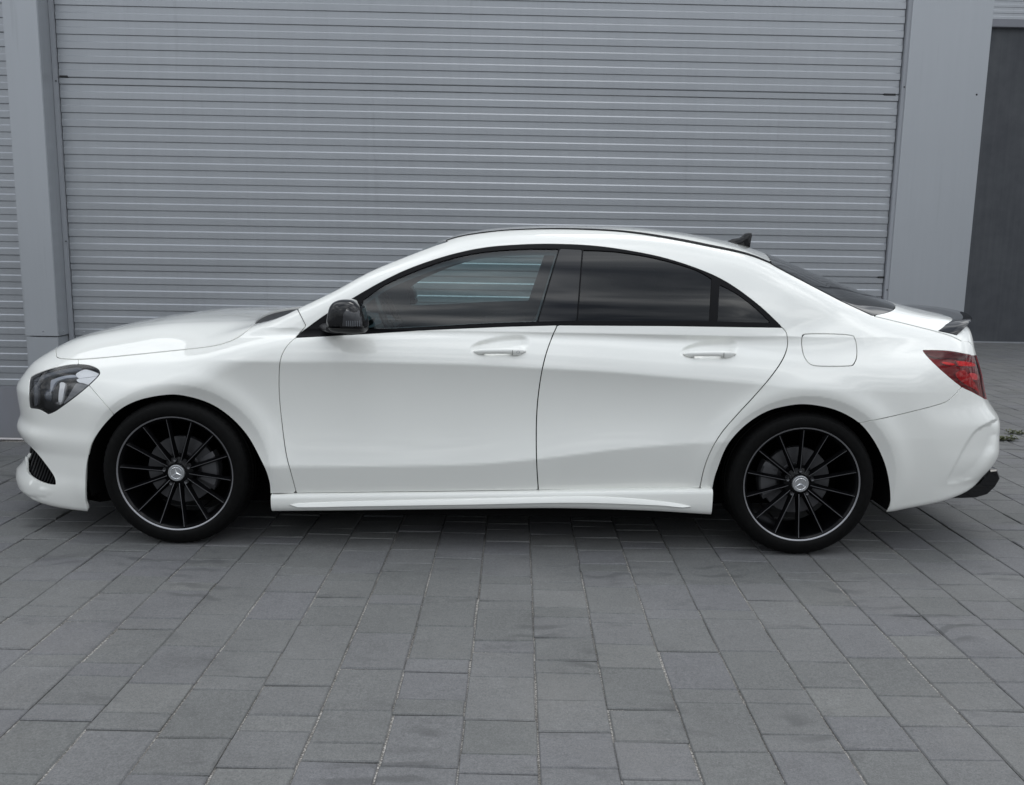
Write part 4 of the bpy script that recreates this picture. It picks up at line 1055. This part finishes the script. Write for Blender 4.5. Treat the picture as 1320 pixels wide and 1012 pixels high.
# ------------------------------------------------------------------ door mirrors
z2 = lambda P: [(390 + a / 11.0, 370 + b / 11.0) for a, b in P]
MOUT = cr(z2([(338, 530), (345, 420), (372, 300), (415, 232), (480, 195), (560, 181), (650, 182), (720, 200), (785, 245), (835, 300), (868, 400), (888, 500), (893, 600), (868, 655), (868, 655), (760, 668), (600, 660), (460, 648), (380, 615)]), 4)
MW = [on_y(px, py, -.99)[[0, 2]] for px, py in MOUT]
mc = np.mean(MW, 0)
zsplit = on_y(430, 421.5, -.99)[2]
for sy in (1, -1):
    for nm, mt, sel in (('mirror_cap', 'black_gloss', 1), ('mirror_base', 'black_plastic', -1)):
        rg = []
        for s_, y in ((.90, .875), (.98, .900), (1.0, .93), (1.0, .965), (.985, .99), (.95, 1.004), (.88, 1.016), (.76, 1.025), (.6, 1.031), (.4, 1.034), (.2, 1.036), (.02, 1.0365)):
            ring = []
            for q in MW:
                x, z = mc[0] + (q[0] - mc[0]) * s_, mc[1] + (q[1] - mc[1]) * s_
                if sel > 0: z = max(z, zsplit + .001)
                else: z = min(z, zsplit - .001)
                k = 1.0 if sel > 0 else 1.0
                ring.append((x, -sy * y, z))
            rg.append(ring)
        mb = MB(); mb.loft(rg); o = mb.build(nm, mt, CAR, angle=60)
    # the stalk to the door and the mirror glass facing back
    A = on_y(413, 421, -.83); mb = MB(); rg = []
    for u in np.linspace(0, 1, 6):
        y = .80 + .12 * u; cx_ = A[0] + .03 + .05 * u; cz = A[2] - .006 + .004 * u; rg.append([(cx_ + (.045 - .005 * u) * math.cos(q), -sy * y, cz + (.020 - .002 * u) * math.sin(q)) for q in np.linspace(0, 2 * math.pi, 14, endpoint=False)])
    mb.loft(rg); mb.build('mirror_stalk', 'black_plastic', CAR, angle=60)
    # indicator lens wrapped on the cap
    IND = z2([(640, 312), (835, 300), (850, 420), (858, 520), (850, 560), (720, 552), (585, 545), (598, 450), (605, 370)])
    IW = [on_y(px, py, -1.0)[[0, 2]] for px, py in IND]
    ang = np.array([math.atan2(q[1] - mc[1], q[0] - mc[0]) for q in MW]); od = np.argsort(ang); rd = np.array([np.hypot(*(q - mc)) for q in MW])
    def srad(p):
        d = np.array(p) - mc; return np.hypot(*d) / np.interp(math.atan2(d[1], d[0]), ang[od], rd[od], period=2 * math.pi)
    def ydome(s_): return np.interp(s_, [.0, .2, .4, .6, .76, .88, .95, .985, 1.0], [1.0365, 1.036, 1.034, 1.031, 1.025, 1.016, 1.004, .99, .965])
    ic = np.mean(IW, 0); rg = []
    for t in (1.0, .8, .55, .3, .05): rg.append([(ic[0] + (q[0] - ic[0]) * t, -sy * (ydome(srad(ic + (q - ic) * t)) + .0035), ic[1] + (q[1] - ic[1]) * t) for q in IW])
    mb = MB(); mb.loft(rg); ind = mb.build('indicator_lens', 'lens_smoke', CAR, angle=40)
    for k in range(7):
        x0 = IW[7][0] + .012 + k * .0085; zb_, zt_ = ic[1] - .028, ic[1] - .006
        m = MB(); m.add([(x0, -sy * (ydome(srad((x0, zb_))) + .0040), zb_), (x0 + .004, -sy * (ydome(srad((x0, zb_))) + .0050), zb_), (x0 + .004, -sy * (ydome(srad((x0, zt_))) + .0050), zt_), (x0, -sy * (ydome(srad((x0, zt_))) + .0040), zt_)], [(0, 1, 2, 3)])
        m.build('lens_rib', 'lamp_grey', ind)
SAIL = [(381, 434.3), (395, 423.4), (413, 410), (430, 398), (466, 388), (468, 424), (487, 424), (470, 429.5), (420, 432.5)]

# ------------------------------------------------------------------ boot spoiler, fin, badge, exhaust
rg = []
for i in range(41):
    v = -1 + 2 * i / 40; y = .645 * v; a = abs(v)
    xt = 2.285 - .070 * a ** 2 - .15 * a ** 5; xl = xt - .115 + .03 * a ** 4
    fz = lambda X: float(f_zd(X) - f_A(X) * f_g(abs(y))) - .004 - .022 * a ** 6
    k = 1 - .75 * a ** 8
    zt = fz(min(xt, 2.23)) + .028 * k
    zl = fz(xl)
    rg.append([(xl, y, zl - .006), (xl, y, zl + .003), (xl + (xt - xl) * .55, y, zl + (zt - zl) * .42 + .006 * k), (xt - .006, y, zt + .001), (xt, y, zt - .003), (xt - .006, y, zt - .010 * k), (xt - .030, y, zt - .030 * k), (xt - .045, y, zt - .055 * k)])
mb = MB(); mb.loft(rg); mb.build('boot_spoiler', 'black_gloss', CAR, angle=50)
FIN = [on_y(px, py, 0)[[0, 2]] for px, py in ((935, 312), (944, 308), (953, 306.8), (957, 304), (960, 301.2), (965, 300.2), (969, 300.4), (969.3, 304), (967.5, 312), (966.5, 319), (950, 322), (937, 318))]
fc = np.mean(FIN, 0); rg = []
for s_, yy in ((.86, -.016), (.95, -.012), (1, -.005), (1, .005), (.95, .012), (.86, .016)): rg.append([(fc[0] + (q[0] - fc[0]) * s_, yy * (1.0 if q[1] < 1.375 else .5), fc[1] + (q[1] - fc[1]) * s_ - (1 - s_) * .02) for q in FIN])
mb = MB(); mb.loft(rg); mb.build('aerial_fin', 'black_gloss', CAR, angle=60)
mb = MB()
for k in range(3): mb.box(2.262 - .0, 2.276, -.40 + k * .05, -.365 + k * .05, .905, .935, .003)
# diffuser and exhaust trim
DF = [on_y(px, py, -.50)[[0, 2]] for px, py in ((1215, 640), (1234, 640), (1251, 639.3), (1267, 634.6), (1278, 624), (1284.5, 613), (1280.5, 602), (1272, 603), (1256, 620), (1230, 632))]
rg = []
for yy, s_ in ((-.545, .90), (-.53, 1), (-.2, 1.02), (.2, 1.02), (.53, 1), (.545, .90)):
    c0 = np.mean(DF, 0); rg.append([(c0[0] + (q[0] - c0[0]) * s_, yy, c0[1] + (q[1] - c0[1]) * s_) for q in DF])
mb = MB(); mb.loft(rg); mb.build('rear_diffuser', 'black_gloss', CAR, angle=40)
for sy in (-1, 1):
    c0 = on_y(1276, 614, -.50); mb = MB()
    rr = [(c0[0] + dx_, sy * (.46 + .055 * math.cos(q)), c0[2] + .022 * math.sin(q)) for dx_ in (0,) for q in ()]
    rg = [[(c0[0] + dx_, sy * (.44 + (.065) * s_ * math.cos(q)), c0[2] - .004 + .024 * s_ * math.sin(q)) for q in np.linspace(0, 2 * math.pi, 24, endpoint=False)] for dx_, s_ in ((-.06, 1), (.018, 1), (.022, .96), (.018, .88), (-.05, .86))]
    mb.loft(rg, caps=False); mb.build('exhaust_trim', 'chrome', CAR, angle=50)
P = bodyp(1254, 437.5, off=0.0)
mb = MB()
for k in range(3): mb.box(P[0] - .004, P[0] + .006, -.50 + k * .032, -.478 + k * .032, P[2] - .013, P[2] + .013, .002)
mb.build('boot_badge', 'chrome', CAR, angle=40)

# ------------------------------------------------------------------ cabin
def cabin_box(name, mat, *a, bev=.03, **k):
    m = MB(); m.box(*a, bev); return m.build(name, mat, CAR, angle=40)
cabin_box('cabin_floor', 'shell_dark', -.9, .9, -.76, .76, .30, .36, bev=.01)
m = MB(); m.loft([[(-.98, y, .60), (-.56, y, .60), (-.56, y, .84), (-.62, y, .90), (-.72, y, .915), (-.90, y, .90), (-.98, y, .87)] for y in (-.68, -.5, 0, .5, .68)]); m.build('dashboard', 'cabin', CAR, angle=40)
m = MB(); m.loft([[(-.78, y, .92), (-.60, y, .92), (-.585, y, .955), (-.62, y, .985), (-.72, y, .98)] for y in (-.55, -.53, -.20, -.18)]); m.build('instrument_hood', 'cabin', CAR, angle=40)
c0 = Vector((-.47, -.37, .93)); ax = Vector((-.90, 0, -.42)).normalized(); u1 = Vector((0, 1, 0)); u2 = ax.cross(u1)
m = MB(); m.tube([c0 + (u1 * math.cos(q) + u2 * math.sin(q)) * .185 for q in np.linspace(0, 2 * math.pi, 36, endpoint=False)], .016, 8, True)
m.tube([c0 - u1 * .18, c0 + ax * .02, c0 + u1 * .18], .018, 6); m.tube([c0, c0 + ax * .22], .035, 8); m.build('steering_wheel', 'black_plastic', CAR, smooth=True)
def seat(cy):
    def ring(x, z, w_, d, ang):
        c, s_ = math.cos(ang), math.sin(ang); pts = []
        for q in np.linspace(0, 2 * math.pi, 20, endpoint=False):
            a = abs(math.cos(q)) ** .5 * np.sign(math.cos(q)) * w_; b = abs(math.sin(q)) ** .6 * np.sign(math.sin(q)) * d
            pts.append((x + b * c, cy + a, z + b * s_))
        return pts
    m = MB(); m.loft([ring(.02 + u * .33, .50 + u * .56, .23 - .05 * u ** 3, .055 - .015 * u, -.4) for u in np.linspace(0, 1, 8)]); b = m.build('seat_backrest', 'seat_fabric', CAR, angle=50)
    m = MB(); m.loft([ring(.375 + u * .06, 1.10 + u * .15, (.10, .13, .13, .09)[k], (.03, .045, .045, .03)[k], -.3) for k, u in enumerate((0, .3, .75, 1))]); m.build('headrest', 'seat_fabric', b, angle=50)
    m = MB(); m.box(-.50, .08, cy - .25, cy + .25, .38, .54, .04); m.build('seat_cushion', 'seat_fabric', b, angle=50)
seat(-.37); seat(.37)
m = MB(); m.box(.75, 1.15, -.62, .62, .40, .58, .05); m.build('rear_bench', 'seat_fabric', CAR, angle=50)
m = MB(); m.loft([[(1.10, y, .5), (1.22, y, .5), (1.40, y, 1.02), (1.32, y, 1.04)] for y in (-.62, 0, .62)]); m.build('rear_backrest', 'seat_fabric', CAR, angle=50)
m = MB(); m.box(-.36, -.33, -.12, .12, 1.20, 1.265, .01); m.build('interior_mirror', 'black_plastic', CAR, angle=50)
